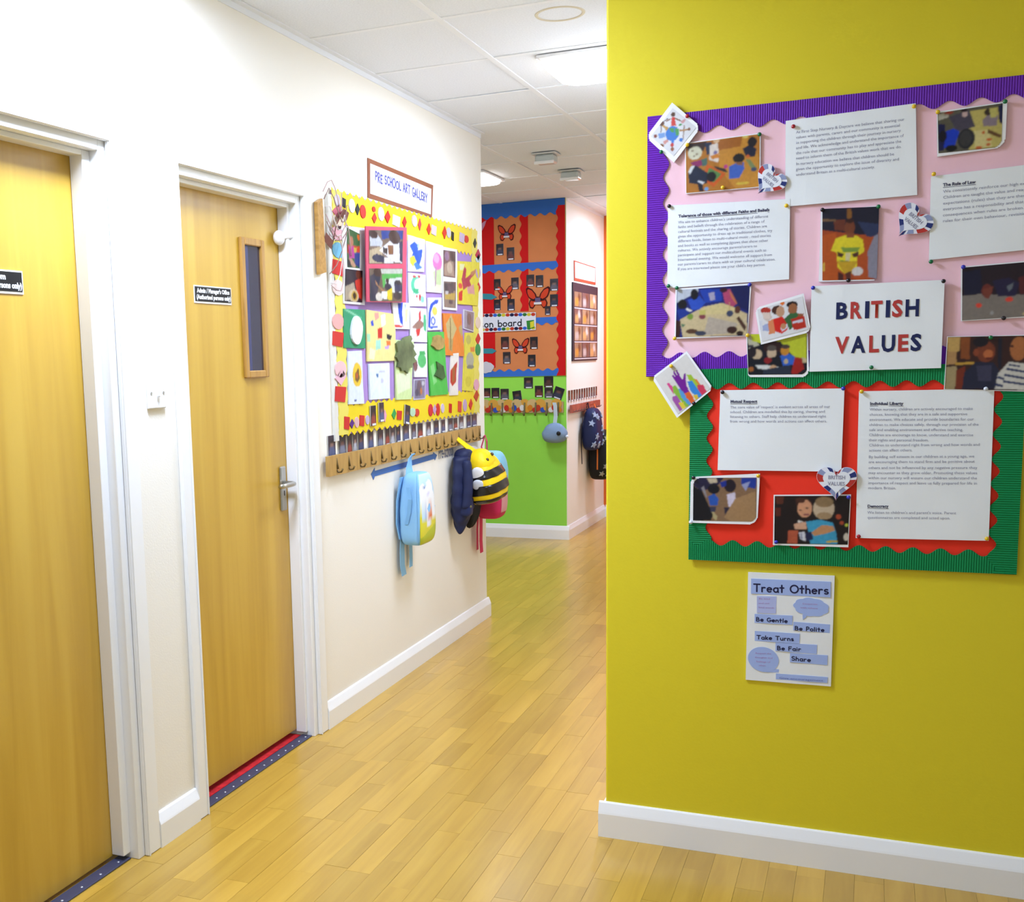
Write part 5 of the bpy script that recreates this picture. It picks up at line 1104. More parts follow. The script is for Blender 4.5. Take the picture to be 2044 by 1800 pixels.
o = art([(3.9151,1.5931),(4.1155,1.5943),(4.1074,1.4419),(3.9076,1.4447)], '#2f9a68', 'green card with a white paper oval stuck on it', '#2f9a68', [P('#86c8a0', [(3.9202,1.5910),(3.9517,1.5919),(4.0796,1.5613),(4.0571,1.5563)])], 8.2)
e = (4.0190,1.5125,0.0529,0.0554)
slab('white_oval', 'L', [(e[0] + e[2] * math.cos(k * math.pi / 10) * (1 + .12 * math.sin(k * math.pi / 5)), e[1] + e[3] * math.sin(k * math.pi / 10)) for k in range(20)], .0165, .024, M_WP, o)
art([(4.1270,1.5952),(4.4196,1.5852),(4.4106,1.3895),(4.1206,1.3900)], '#f6e08a', 'large pale yellow collage with coloured paper bits', '#f4e090', [P('#2a4ac0', [(4.1622,1.5516),(4.1856,1.5551),(4.1919,1.5334),(4.1684,1.5299)]), P('#d02c1c', [(4.2303,1.5214),(4.2787,1.5284),(4.2757,1.4838),(4.2276,1.4804)]), P('#24242c', [(4.3258,1.5034),(4.3784,1.4941),(4.3654,1.4746),(4.3244,1.4809)]), P('#a8e0c8', [(4.2082,1.4740),(4.2592,1.4774),(4.2599,1.4392),(4.2057,1.4362)]), P('#e8762a', [(4.3158,1.4744),(4.3653,1.4726),(4.3639,1.4519),(4.3225,1.4519)]), P('#c8a0d8', [(4.2980,1.4519),(4.3473,1.4519),(4.3381,1.4376),(4.3052,1.4378)]), P('#a8dcb0', [(4.1206,1.5015),(4.1588,1.5018),(4.1565,1.4676),(4.1259,1.4675)]), P('#e8a090', [(4.2031,1.5836),(4.2426,1.5878),(4.2491,1.5659),(4.2088,1.5525)]), P('#e8e8e4', [(4.2657,1.5757),(4.3147,1.5833),(4.3201,1.5418),(4.2706,1.5283)]), P('#f8f0c0', [(4.1473,1.4458),(4.2087,1.4330),(4.1904,1.3954),(4.1367,1.4022)])], 9.1, .0150)
art([(4.3921,1.6331),(4.5826,1.6366),(4.5811,1.5237),(4.4104,1.5235)], '#f4f4fa', 'white painting with a tall blue brush stroke', '#f5f5fb', [P('#2850c8', [(4.4493,1.6331),(4.5080,1.6361),(4.4923,1.5950),(4.5019,1.5381),(4.4699,1.5500),(4.4533,1.5940)]), P('#d84030', [(4.4050,1.5391),(4.4628,1.5400),(4.5149,1.5348),(4.4620,1.5276),(4.4171,1.5295)]), P('#f0f0a8', [(4.5328,1.6110),(4.5663,1.6120),(4.5491,1.5514),(4.5228,1.5559)]), P('#a0b8e8', [(4.5208,1.6306),(4.5474,1.6314),(4.5325,1.6060)])], 10.2, .0160)
art([(4.5869,1.6176),(4.7862,1.6174),(4.7893,1.4675),(4.5860,1.4701)], '#f4f4f6', 'white painting of a brown and red star shape', '#f5f5f7', [P('#a07a68', [(4.6021,1.5321),(4.6946,1.5695),(4.7649,1.5501),(4.7352,1.5340),(4.6918,1.5230),(4.6224,1.5273)]), P('#d23438', [(4.6890,1.5950),(4.7140,1.6112),(4.7173,1.5699),(4.6940,1.5592)]), P('#d83a34', [(4.6497,1.5225),(4.7063,1.5284),(4.6903,1.4972),(4.6619,1.4919)]), P('#5ac088', [(4.7457,1.5913),(4.7746,1.5920),(4.7774,1.5136),(4.7490,1.5237)])], 11.3, .0155)
art([(4.8082,1.6688),(4.9822,1.6754),(4.9741,1.5265),(4.7997,1.5212)], '#f6f6fc', 'white painting of a blue arch over a yellow star', '#f6f6fc', [P('#2c56c8', [(4.8085,1.5981),(4.8361,1.6409),(4.8971,1.6615),(4.9429,1.6632),(4.9343,1.6468),(4.8731,1.6368),(4.8384,1.6041),(4.8304,1.5406),(4.9210,1.5447),(4.9206,1.5366),(4.8371,1.5291),(4.8079,1.5350)]), E('#f0d860', (4.8897,1.6108,0.0304,0.0203)), E('#2c56c8', (4.8661,1.5651,0.0302,0.0191)), E('#f6f6fc', (4.8661,1.5651,0.0181,0.0117))], 12.4, .0160)
art([(4.9996,1.6039),(5.2624,1.6069),(5.2891,1.4007),(5.0228,1.4075)], '#f08a2a', 'orange sheet with dry tan leaves', '#ee8a30', [P('#c8b478', [(5.0391,1.5539),(5.1169,1.5996),(5.1586,1.5559),(5.1908,1.5340),(5.1216,1.4811),(5.0570,1.4882)]), P('#b8a060', [(5.0677,1.4882),(5.1326,1.4812),(5.1185,1.4216),(5.0650,1.4366)]), P('#c0a868', [(5.2137,1.5418),(5.2830,1.5580),(5.3163,1.5280),(5.2569,1.4969),(5.2239,1.5193)]), P('#8c7440', [(5.0944,1.5843),(5.1052,1.5845),(5.1014,1.4291),(5.0884,1.4292)])], 13.6, .0150)
cards([(5.3005,1.6305),(5.4641,1.6229),(5.4502,1.5206),(5.2958,1.5362)], '#d8d4dc', 'small grey photo at the right of the art board', [([(5.3124,1.6251),(5.4512,1.6190),(5.4396,1.5275),(5.3083,1.5409)], '#8a7c84', [E('#6a5450', (5.3774,1.5836,0.0359,0.0290)), P('#a8a0b0', [(5.3123,1.6223),(5.3437,1.6203),(5.3399,1.5425),(5.3083,1.5421)])])], 14.1)
art([(5.3181,1.5165),(5.4763,1.5173),(5.4233,1.2215),(5.2669,1.2328)], '#ece04a', 'tall yellow sheet with grey feathers, right edge of board', '#eadc48', [E('#b8b49a', (5.3801,1.3812,0.0580,0.0390)), P('#e88a3a', [(5.3831,1.4434),(5.4559,1.4472),(5.4546,1.4197),(5.3940,1.4200)]), E('#8a8a7c', (5.3856,1.3460,0.0532,0.0109)), E('#c8bc5a', (5.3611,1.4821,0.0382,0.0232)), E('#d8c83a', (5.3510,1.2726,0.0479,0.0265))], 15.2)
o = art([(4.4111,1.4780),(4.6229,1.4708),(4.5784,1.2189),(4.4052,1.2238)], '#d8eaa8', 'pale green sheet with a big dark green leaf', '#d6eaa4', [P('#e8f2c8', [(4.4156,1.3334),(4.5746,1.3365),(4.5704,1.2685),(4.4273,1.2468)])], 16.6, .0160)
slab('leaf', 'L', [(4.4067,1.4616),(4.4381,1.4729),(4.4621,1.4703),(4.4857,1.4850),(4.5159,1.4905),(4.5698,1.4962),(4.5834,1.4815),(4.5682,1.4706),(4.6034,1.4517),(4.5953,1.4381),(4.6306,1.4141),(4.6005,1.4027),(4.6250,1.3820),(4.5842,1.3757),(4.5758,1.3568),(4.5397,1.3561),(4.5239,1.3322),(4.4893,1.3464),(4.4577,1.3443),(4.4448,1.3592),(4.4107,1.3638),(4.4223,1.3860),(4.3997,1.4047),(4.4180,1.4255)], .0185, .028, LP('#6c7850', .55, noise=.5, nscale=11, bump=.5, bscale=30), o)
art([(4.6187,1.4619),(4.7854,1.4621),(4.7806,1.3107),(4.6209,1.3148)], '#f2f6f2', 'white sheet with a green painted pear', '#f3f7f3', [E('#5cc070', (4.7172,1.3856,0.0501,0.0320)), P('#48b060', [(4.6912,1.4275),(4.7487,1.4307),(4.7631,1.4131),(4.6902,1.4102)]), E('#8a5a58', (4.6370,1.3660,0.0261,0.0261))], 17.7, .0150)
o = art([(4.7924,1.5147),(5.0054,1.5170),(5.0471,1.2222),(4.8152,1.2243)], '#4fc04a', 'bright green sheet with brown and dark dried leaves', '#52c24c', [P('#8ad880', [(4.8229,1.3594),(4.8637,1.3730),(4.8994,1.2860),(4.8580,1.2729)])], 18.4, .0160)
e = (4.9135,1.4673,0.0787,0.0345)
slab('dried_leaf', 'L', [(e[0] + e[2] * math.cos(k * math.pi / 8) * (1 + .2 * math.sin(k * 2.3)), e[1] + e[3] * math.sin(k * math.pi / 8)) for k in range(16)], .0185, .026, LP('#b89a58', .7, noise=.3, nscale=18), o)
slab('dried_leaf', 'L', [(4.8883,1.3799),(4.9757,1.3568),(5.0003,1.3051),(4.9619,1.2951),(4.8604,1.3158),(4.8985,1.3437)], .0185, .025, LP('#4a6a3a', .7, noise=.3, nscale=18), o)
art([(5.1007,1.4143),(5.2119,1.4173),(5.1925,1.2127),(5.0749,1.2152)], '#f4ece0', 'narrow cream sheet with a red leaf shape', '#f4ecdf', [P('#c83a22', [(5.0699,1.3256),(5.1485,1.3614),(5.1828,1.3760),(5.1666,1.2781),(5.1100,1.2573),(5.0679,1.2885)]), P('#a8622a', [(5.1147,1.3470),(5.1593,1.3537),(5.1443,1.2788),(5.1112,1.2797)])], 19.9, .0150)
art([(3.9403,1.4312),(4.0709,1.4337),(4.0759,1.2235),(3.9372,1.2270)], '#e8effa', 'pale blue-white sheet with a yellow oval picture', '#e6eef9', [E('#f0c830', (4.0201,1.3395,0.0443,0.0476)), P('#7a5a2a', [(3.9985,1.3431),(4.0367,1.3666),(4.0455,1.3235),(4.0180,1.3090),(3.9968,1.3188)]), E('#c05a2a', (4.0170,1.3365,0.0117,0.0110)), E('#3a4a8c', (3.9985,1.2394,0.0117,0.0037))], 20.3, .0150)
art([(4.1353,1.3804),(4.3443,1.3805),(4.3415,1.2332),(4.1362,1.2357)], '#e6f0fa', 'pale blue sheet with faint drawing, lower row of board', '#e8f1fa', [P('#4a78a8', [(4.2071,1.3382),(4.2308,1.3376),(4.2266,1.3218),(4.2079,1.3268)]), E('#c8c8e8', (4.2667,1.3464,0.0325,0.0051), (4.2642,1.3080,0.0129,0.0103))], 21.2, .0150)
cards([(4.6185,1.3046),(4.7627,1.3041),(4.7574,1.2125),(4.6130,1.2133)], '#c8c2d4', 'small grey photo low in the middle of the art board', [([(4.6293,1.3002),(4.7508,1.3002),(4.7461,1.2187),(4.6245,1.2197)], '#8a86a0', [E('#6a5a6a', (4.6816,1.2646,0.0304,0.0348)), E('#c87a3a', (4.7036,1.2499,0.0153,0.0154)), E('#d8d8e0', (4.7305,1.2840,0.0154,0.0112)), E('#4a4660', (4.6521,1.2448,0.0188,0.0166))])], 22.2)

# ---- name photos along the rail
PC = [('#3a2a3c', '#5a6a9a', '#a88070'), ('#2a2030', '#8a90a8', '#7a4a3a'), ('#1e1a26', '#b04a3a', '#5a3024'), ('#4a3a44', '#c8ccd8', '#b08a78'), ('#241e28', '#3a4a7a', '#8a5a44')]
PCD = [('#241a22', '#4a4660', '#9a6a54'), ('#2a1a1c', '#7a3a34', '#7a4a3a'), ('#1a161e', '#5a3a34', '#6a3c2c'), ('#30242a', '#6a6470', '#9a7464'), ('#1c1820', '#343a54', '#7a5040')]
def name_photo(ab, k, w, label, grp, off=.001):
    a, b2 = ab
    a = (a[0], a[1]); d_ = b2[0] - a[0]; h_ = a[1] - b2[1]
    q = [(a[0], a[1]), (b2[0], a[1]), (b2[0], b2[1]), (a[0], b2[1])]
    bgc, body, face = PC[k % 5] if w == 'L' else PCD[k % 5]
    o = sheet('name_photo', w, q, off + .003, mat('#d8d4cc', w, rough=.4), label, 'photo', grp, .0006, k * 1.3)
    cx = (a[0] + b2[0]) / 2
    ink(o, w, q, off + .0037, bgc, [('e', [(cx, a[1] - h_ * .78, d_ * .42, h_ * .34)], body), ('e', [(cx, a[1] - h_ * .38, d_ * .22, h_ * .15)], face), ('e', [(cx, a[1] - h_ * .26, d_ * .24, h_ * .09)], '#1c1416')], .0006, k * 1.3, None, min(d_, h_) / 9, .1, k_=.8)
    slab('name_tag', w, [(a[0] + d_ * .22, b2[1] + h_ * .12), (b2[0] - d_ * .12, b2[1] + h_ * .12), (b2[0] - d_ * .12, b2[1] + h_ * .02), (a[0] + d_ * .22, b2[1] + h_ * .02)], off + .0045, off + .006, mat('#eeeef2', w, rough=.5), o)
    return o
row = [[(3.7681,1.1163),(3.8289,1.0299)], [(3.8585,1.1156),(3.9218,1.0245)], [(3.9352,1.1137),(3.9792,1.0255)], [(3.9869,1.1137),(4.0278,1.0274)], [(4.0368,1.1139),(4.0908,1.0269)], [(4.1350,1.1133),(4.1870,1.0288)], [(4.2290,1.1101),(4.2885,1.0294)], [(4.3102,1.1105),(4.3553,1.0344)], [(4.3652,1.1094),(4.4149,1.0336)], [(4.4283,1.1092),(4.4761,1.0369)], [(4.5071,1.1081),(4.5749,1.0374)],
       [(4.6066,1.1051),(4.6586,1.0394)], [(4.6813,1.1038),(4.7408,1.0395)], [(4.7875,1.1028),(4.8437,1.0413)], [(4.8837,1.1040),(4.9461,1.0412)], [(4.9809,1.1025),(5.0350,1.0423)], [(5.0772,1.1027),(5.1401,1.0441)], [(5.1542,1.1004),(5.2077,1.0456)], [(5.2334,1.1026),(5.3000,1.0448)], [(5.3453,1.1024),(5.4096,1.0414)], [(5.4223,1.1028),(5.5058,1.0415)]]
for k, r4 in enumerate(row):
    p = name_photo(r4, k, 'L', 'child photo above the wooden coat rail, %s from the left' % ORD[k], 'name photos above the coat rail', off=.001)
name_photo([(4.1361,1.2112),(4.1883,1.1289)], 2, 'L', 'dark child photo stuck on the yellow border, leftmost', 'photos stuck on the lower border', .015)
name_photo([(4.2214,1.2198),(4.2710,1.1397)], 0, 'L', 'reddish child photo stuck on the yellow border', 'photos stuck on the lower border', .015)
tp = name_photo([(4.4976,1.1954),(4.5536,1.1120)], 4, 'L', 'tilted dark child photo on the yellow border above blue backpack', 'photos stuck on the lower border', .016)
tp.rotation_euler.rotate_axis('Z', -.18)

# ---- coat rail with wire hooks
def coat_rail(w, u0, u1, v0, v1, hooks, label, wood, dn=.02, hookc='#5a4a36', hr=.0028):
    r = wempty('coat_rail', w, (u0, v0)); tag(r, label, 'coat rail')
    slab('rail', w, [(u0, v0), (u1, v0), (u1, v1), (u0, v1)], .0005, dn, wood, r)
    for k, hu in enumerate(hooks):
        h = (v1 - v0)
        pts = [(0, h * .46, .004), (0, h * .42, .016), (0, h * .10, .020), (0, -h * .22, .022), (0, -h * .36, .032), (0, -h * .34, .044), (0, -h * .18, .050)]
        bm = tube_bm(bmesh.new(), pts, hr, 6)
        tube_bm(bm, [(.001, h * .40, .004), (.001, h * .34, .022), (.001, 0, .026), (.001, -h * .20, .028)], hr * 1.5, 6)
        me = bm_to(bm, 'hook')
        wobj('hook', w, me, mat(hookc, rough=.35, metal=.8), (hu, (v0 + v1) / 2), r, True)
        for o_ in (r.children[-1],): o_.location.z = dn - .002
    return r
M_RAIL = wood_mat('pine_rail', (.36, .20, .045), (.46, .27, .07), (.52, .32, .09), (14, 1.5, 14), rough=.45)
hooks = [3.795 + k * .1055 for k in range(17)]
coat_rail('L', 3.725, 5.505, .966, 1.042, hooks, 'long pine coat rail with bent wire hooks on the left wall', M_RAIL, .014, '#6a5836', .0036)

# ---- blue two-headed arrow and its word
slab('arrow_sticker', 'L', [(4.1615,0.9307),(4.2009,0.9526),(4.2000,0.9397),(4.8791,0.9501),(4.8795,0.9582),(4.9280,0.9406),(4.8978,0.9183),(4.8941,0.9260),(4.1985,0.9171),(4.1849,0.9036)], .0005, .0018, LP('#5080d4', .5), None, 'blue two-headed arrow sticker under the coat rail', 'sticker')
a, b2 = [(4.9477,0.9196),(5.1515,0.9191)]
st = text('Pre-school', 'L', (a[0], a[1]), .085, LP('#7c88aa', .5), .0012, None, math.atan2(b2[1] - a[1], b2[0] - a[0]), b2[0] - a[0], 'LEFT', .001, name='wall_lettering')
tag(st, 'blue-grey lettering reading Pre-school right of the blue arrow', 'lettering')

# ---- wooden lath with dried twine left of the board
wl = wempty('wooden_lath', 'L', (3.7462,1.8506)); tag(wl, 'wooden lath with dried twine hanging left of the art board', 'decoration')
lq = [(3.7175,1.9683),(3.7611,1.9857),(3.7748,1.7219),(3.7195,1.7103)]
slab('lath', 'L', lq, .004, .018, M_BEAD, wl)
c0 = ORG[wl.name]
rnd = random.Random(3)
for k in range(7):
    p0 = (c0[0] + .02 + .006 * k, c0[1] + .16 - .026 * k); pts = [(p0[0] - c0[0], p0[1] - c0[1], .018)]
    L_ = rnd.uniform(.12, .26)
    for j in range(1, 9):
        t = j / 8
        pts.append((p0[0] - c0[0] + L_ * (t if k < 4 else math.sin(t * 3.1) * .6), p0[1] - c0[1] + .05 * math.sin(t * 7 + k) + (-.02 - .03 * k) * t, .02 + .022 * math.sin(t * 3.1)))
    tw = tube('twine', pts, .0020, LP(('#d0b0a8', '#a8887c', '#f0e4e0')[k % 3], .8), wl, 5)
ribbon('ribbon', [Vector((.02, .0, .02)), Vector((.06, -.03, .03)), Vector((.10, .05, .03)), Vector((.16, .10, .028)), Vector((.22, .09, .022))], .03, (0, 1, .4), .001, LP('#8a5a50', .6), wl)


# ================================================================== far wall: key person board
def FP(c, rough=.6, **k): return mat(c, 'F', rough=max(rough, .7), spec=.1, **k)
fu0, fu1, fv0, fv1 = -1.75, -.218, 1.238, 2.526
fb = wempty('display_board', 'F', (fu0, fv0)); tag(fb, 'orange butterfly display board with red and blue scalloped borders', 'display board')
slab('backing', 'F', [(fu0, fv0), (fu1, fv0), (fu1, fv1), (fu0, fv1)], .0005, .006, FP('#e08a54', .7, noise=.06, nscale=4), fb)
M_FB = FP('#3f74cc', .5); M_FR = FP('#d81e1e', .5)
r0 = (-0.2058,2.2563)[0]
strip('border_strip', 'F', (fu1, fv1), (fu0, fv1), .105, .075, .010, .0105, M_FB, fb)
tA, tB = [(-0.7654,2.0354),(-0.7647,2.0874)]
mid1 = ((-0.5825,2.0252)[1], (-0.5820,2.0784)[1])
mid2 = ((-0.3609,1.6234)[1], (-0.3605,1.6725)[1])
bot1 = ((-0.5382,1.2387)[1], (-0.5378,1.2859)[1])
strip('border_strip', 'F', (-.262, mid1[1]), (fu0, mid1[1]), mid1[1] - mid1[0], .075, .009, .0095, M_FB, fb, phase=.3)
strip('border_strip', 'F', (-.262, mid2[1]), (fu0, mid2[1]), mid2[1] - mid2[0], .075, .009, .0095, M_FB, fb, phase=.2)
strip('border_strip', 'F', (fu0, fv0), (fu1 - .04, fv0), bot1[1] - bot1[0], .075, .009, .0095, M_FB, fb, phase=.4)
strip('border_strip', 'F', (fu1, fv0), (fu1, fv1 - .05), .060, .085, .008, .0115, M_FR, fb)
c1 = ((-0.5555,2.1949)[0], (-0.4979,2.1912)[0])
strip('border_strip', 'F', (c1[1], mid2[0] + .1), (c1[1], fv1 - .08), c1[1] - c1[0], .085, .008, .0085, M_FR, fb)
c0_ = (-0.7631,2.2082)[0]
strip('border_strip', 'F', (c0_, fv0 + .07), (c0_, fv1 - .09), .13, .085, .008, .0088, M_FR, fb)

BFG = 'paper butterflies on the orange board'
def butterfly(c, s, label, off=.008):
    o = wempty('butterfly', 'F', c); tag(o, label, 'butterfly', BFG)
    up = [(.05, -.08), (.18, .34), (.50, .74), (.88, .92), (1.02, .80), (.98, .46), (.84, .12), (.62, -.10), (.30, -.22)]
    lo = [(.05, -.12), (.32, -.20), (.68, -.12), (.80, -.42), (.70, -.78), (.46, -.86), (.28, -.62), (.14, -.36)]
    for sx in (-1, 1):
        for nm, pts in (('fore_wing', up), ('hind_wing', lo)):
            w_ = slab(nm, 'F', [(c[0] + sx * x * s, c[1] + y * s) for x, y in pts], off, off + .004, FP('#4a1c1a', .5), o)
            cx = sum(p[0] for p in pts) / len(pts); cy = sum(p[1] for p in pts) / len(pts)
            a0 = [(cx + (x - cx) * .74, cy + (y - cy) * .74) for x, y in pts]
            slab('wing_panel', 'F', [(c[0] + sx * x * s, c[1] + y * s) for x, y in a0], off + .004, off + .005, FP('#d8482a', .5), w_)
    slab('body', 'F', [(c[0] + x * s, c[1] + y * s) for x, y in ((-.06, .12), (.06, .12), (.05, -.4), (-.05, -.4))], off + .004, off + .009, FP('#3a1c22', .5), o)
    slab('face_photo', 'F', [(c[0] + x * s, c[1] + y * s) for x, y in ((-.22, .02), (.22, .02), (.22, -.34), (-.22, -.34))], off + .009, off + .011, FP('#6a5a7c', .4), o)
    slab('name_tag', 'F', [(c[0] + x * s, c[1] + y * s) for x, y in ((-.32, -.34), (.32, -.34), (.32, -.52), (-.32, -.52))], off + .009, off + .012, FP('#e8e4e0', .5), o)
    return o
butterfly((-0.6612,2.3061), .068, 'red paper butterfly alone near the top of the orange board')
butterfly((-0.6801,1.8662), .062, 'red paper butterfly left of the middle of the orange board')
butterfly((-0.4248,1.8153), .090, 'largest red paper butterfly right of the middle of orange board')
butterfly((-0.5622,1.4647), .066, 'red paper butterfly at the bottom of the orange board')

def fphoto(q, k, label, grp='small photos on the orange board', off=.008):
    (a, b2) = q
    return name_photo((a, b2), k, 'F', label, grp, off)
for k, (q, lb_) in enumerate((
    ([(-0.7445,2.2285),(-0.6887,2.1449)], 'dark child photo at lower left of the topmost butterfly'), ([(-0.6625,2.1974),(-0.6044,2.1055)], 'dark child photo at lower right of the topmost butterfly'),
    ([(-0.7663,1.9704),(-0.7138,1.8895)], 'child photo above left of the left middle butterfly'), ([(-0.6304,1.9744),(-0.5730,1.8886)], 'child photo above right of the left middle butterfly'),
    ([(-0.7683,1.8181),(-0.7157,1.7416)], 'child photo below left of the left middle butterfly'), ([(-0.6623,1.8176),(-0.6056,1.7326)], 'child photo below right of the left middle butterfly'),
    ([(-0.5124,1.9887),(-0.4528,1.9050)], 'child photo above the largest butterfly, left one'), ([(-0.4405,1.9814),(-0.3840,1.8947)], 'child photo above the largest butterfly, middle one'),
    ([(-0.3321,1.9500),(-0.2707,1.8635)], 'child photo above the largest butterfly, right one'), ([(-0.3328,1.8366),(-0.2730,1.7485)], 'dark child photo right of the largest butterfly'), ([(-0.3716,1.7528),(-0.3310,1.6885)], 'small child photo under the largest butterfly'),
    ([(-0.7158,1.5375),(-0.6536,1.4473)], 'child photo left of the bottom butterfly'), ([(-0.4888,1.5301),(-0.4296,1.4409)], 'child photo right of the bottom butterfly'), ([(-0.7014,1.4235),(-0.6422,1.3364)], 'child photo below left of the bottom butterfly'), ([(-0.5055,1.3982),(-0.4472,1.3099)], 'child photo below right of the bottom butterfly'))):
    fphoto(q, k, lb_)

# title strip of the board
tq = [(-0.8817,1.7090),(-0.4409,1.7119),(-0.4419,1.5806),(-0.8837,1.5784)]
tu0 = tq[0][0] - .36
tq = [(tu0, tq[0][1] + .01), tq[1], tq[2], (tu0, tq[3][1] - .005)]
ts = slab('board_title', 'F', tq, .012, .016, FP('#e8e8ee', .45), None, 'white title strip reading person board with coloured dots', 'sign')
inn = [(-0.4681,1.6880),(-0.4689,1.5971)]
top_, bot_ = tq[1][1], tq[2][1]
dc = ('#2a2a4a', '#c8402a', '#d8c83a', '#3a7a3a', '#3a6ac8', '#8a2a2a')
n_ = 24
for k in range(n_):
    u_ = tu0 + .02 + (tq[1][0] - tu0 - .04) * k / (n_ - 1)
    for vv in (top_ - .016 + .0006 * (n_ - k), bot_ + .016):
        slab('dot', 'F', [(u_ + .017 * math.cos(j * math.pi / 4), vv + .013 * math.sin(j * math.pi / 4)) for j in range(8)], .016, .0165 + .0002 * (k % 2), FP(dc[(k * 5 + (vv < top_ - .05)) % 6], .5), ts)
bk = [(-0.5136,1.6508),(-0.4548,1.6555),(-0.4526,1.5966),(-0.5070,1.5855)]
slab('book_icon', 'F', bk, .016, .0178, FP('#3a8a3a', .5), ts)
slab('book_page', 'F', [(-0.4847,1.6410),(-0.4549,1.6486),(-0.4552,1.6053),(-0.4833,1.5959)], .0178, .0185, FP('#e0d83a', .5), ts)
pa, pb = (-0.8597,1.6129), (-0.5503,1.6157)
w1 = pb[0] - pa[0]
stroke('person board', 'F', (pb[0] - w1 * 1.42, pa[1]), (pb[0], pa[1] + .004), .048, .008, FP('#24242c', .5), .0172, ts, split=True)
# teal pointers and a cloud on the red strip
for nm, q, lb_ in (('pointer', [(-0.8980,1.8723),(-0.7863,1.8626),(-0.7422,1.8361),(-0.7869,1.8189),(-0.8986,1.8328)], 'teal paper pointer on the red strip, upper one'), ('pointer', [(-0.9179,1.4568),(-0.7838,1.4530),(-0.7522,1.4339),(-0.7844,1.4146),(-0.9185,1.4182)], 'teal paper pointer on the red strip, lower one')):
    slab('paper_pointer', 'F', q, .010, .013, FP('#3f8f9a', .5), None, lb_, 'decoration', 'teal paper pointers')
e = (-0.8393,1.3105,0.0642,0.0427)
slab('paper_cloud', 'F', [(e[0] + e[2] * math.cos(k * math.pi / 15) * (1 + .07 * math.sin(k * 1.3)), e[1] + e[3] * math.sin(k * math.pi / 15) * (1 + .07 * math.cos(k * 1.7))) for k in range(30)], .010, .013, FP('#d6d2d8', .5), None, 'pale grey paper cloud at the lower corner of the orange board', 'decoration')
slab('paper_flower', 'F', [(-0.9086,2.3906),(-0.8717,2.3750),(-0.8361,2.4026),(-0.8194,2.4065),(-0.8328,2.3697),(-0.8556,2.3334),(-0.9095,2.3302)], .010, .014, FP('#d89ab8', .5), None, 'pink paper petals on the red strip beside the wall end', 'decoration')

# photos and patterned rail below the board
for k, (q, lb_) in enumerate((([(-0.8707,1.1528),(-0.8071,1.0804)], 'child photo above the patterned rail, leftmost'), ([(-0.7986,1.1538),(-0.7354,1.0766)], 'child photo above the patterned rail, second from left'), ([(-0.7271,1.1457),(-0.6611,1.0636)], 'child photo above the patterned rail, third from left'),
        ([(-0.6286,1.1291),(-0.5610,1.0474)], 'tilted child photo above the patterned rail, fourth from left'), ([(-0.5404,1.2287),(-0.4713,1.1471)], 'child photo on the green wall just under the board, left one'), ([(-0.4556,1.1650),(-0.3941,1.0809)], 'child photo above the patterned rail, third from right'),
        ([(-0.3848,1.2338),(-0.3144,1.1519)], 'child photo on the green wall just under the board, right one'), ([(-0.3812,1.1489),(-0.3169,1.0751)], 'reddish child photo above the patterned rail'), ([(-0.3114,1.1518),(-0.2383,1.0642)], 'tilted dark photo above the grey hat'))):
    o = name_photo(q, k + 1, 'F', lb_, 'photos above the patterned rail', .001 if k not in (7,) else .002)
    if k in (3, 8): o.rotation_euler.rotate_axis('Z', .12 if k == 3 else -.35)
fr = wempty('coat_rail', 'F', (-1.7, .965)); tag(fr, 'patterned coat rail with clown cut-outs on the green wall', 'coat rail')
ru0, ru1 = -1.7, -.236
slab('rail', 'F', [(ru0, .962), (ru1, .962), (ru1, 1.045), (ru0, 1.045)], .0005, .016, FP('#c8a878', .6), fr)
rr = random.Random(9)
k = 0; u_ = ru0 + .05
cl = ('#e0a03a', '#c83a2a', '#3a5ab8', '#e8e4dc', '#d8862a', '#c8442c')
while u_ < ru1 - .03:
    slab('cut_out', 'F', [(u_ + .042 * math.cos(j * math.pi / 5), 1.03 + .038 * math.sin(j * math.pi / 5)) for j in range(10)], .016, .019 + .0003 * (k % 3), FP('#d8b87c' if k % 2 else '#e0a848', .6), fr)
    slab('cut_out', 'F', [(u_ + .02 + .022 * math.cos(j * math.pi / 4), .985 + .020 * math.sin(j * math.pi / 4)) for j in range(8)], .019, .0215 + .0003 * (k % 3), FP(cl[k % 6], .6), fr)
    slab('cut_out', 'F', [(u_ - .018 + .02 * math.cos(j * math.pi / 4), 1.000 + .024 * math.sin(j * math.pi / 4)) for j in range(8)], .019, .0222 + .0003 * (k % 3), FP(cl[(k + 3) % 6], .6), fr)
    u_ += .062; k += 1
for k in range(16):
    hu = (-0.3585,1.0003)[0] - k * .087 + .087
    if hu < ru0 + .03: break
    bm = tube_bm(bmesh.new(), [(0, .04, .022), (0, 0, .026), (0, -.035, .028), (0, -.055, .040), (0, -.045, .052), (0, -.03, .054)], .0065, 6)
    wobj('hook', 'F', bm_to(bm, 'hook'), FP('#7c7450', .5), (hu, 1.0), fr, True)

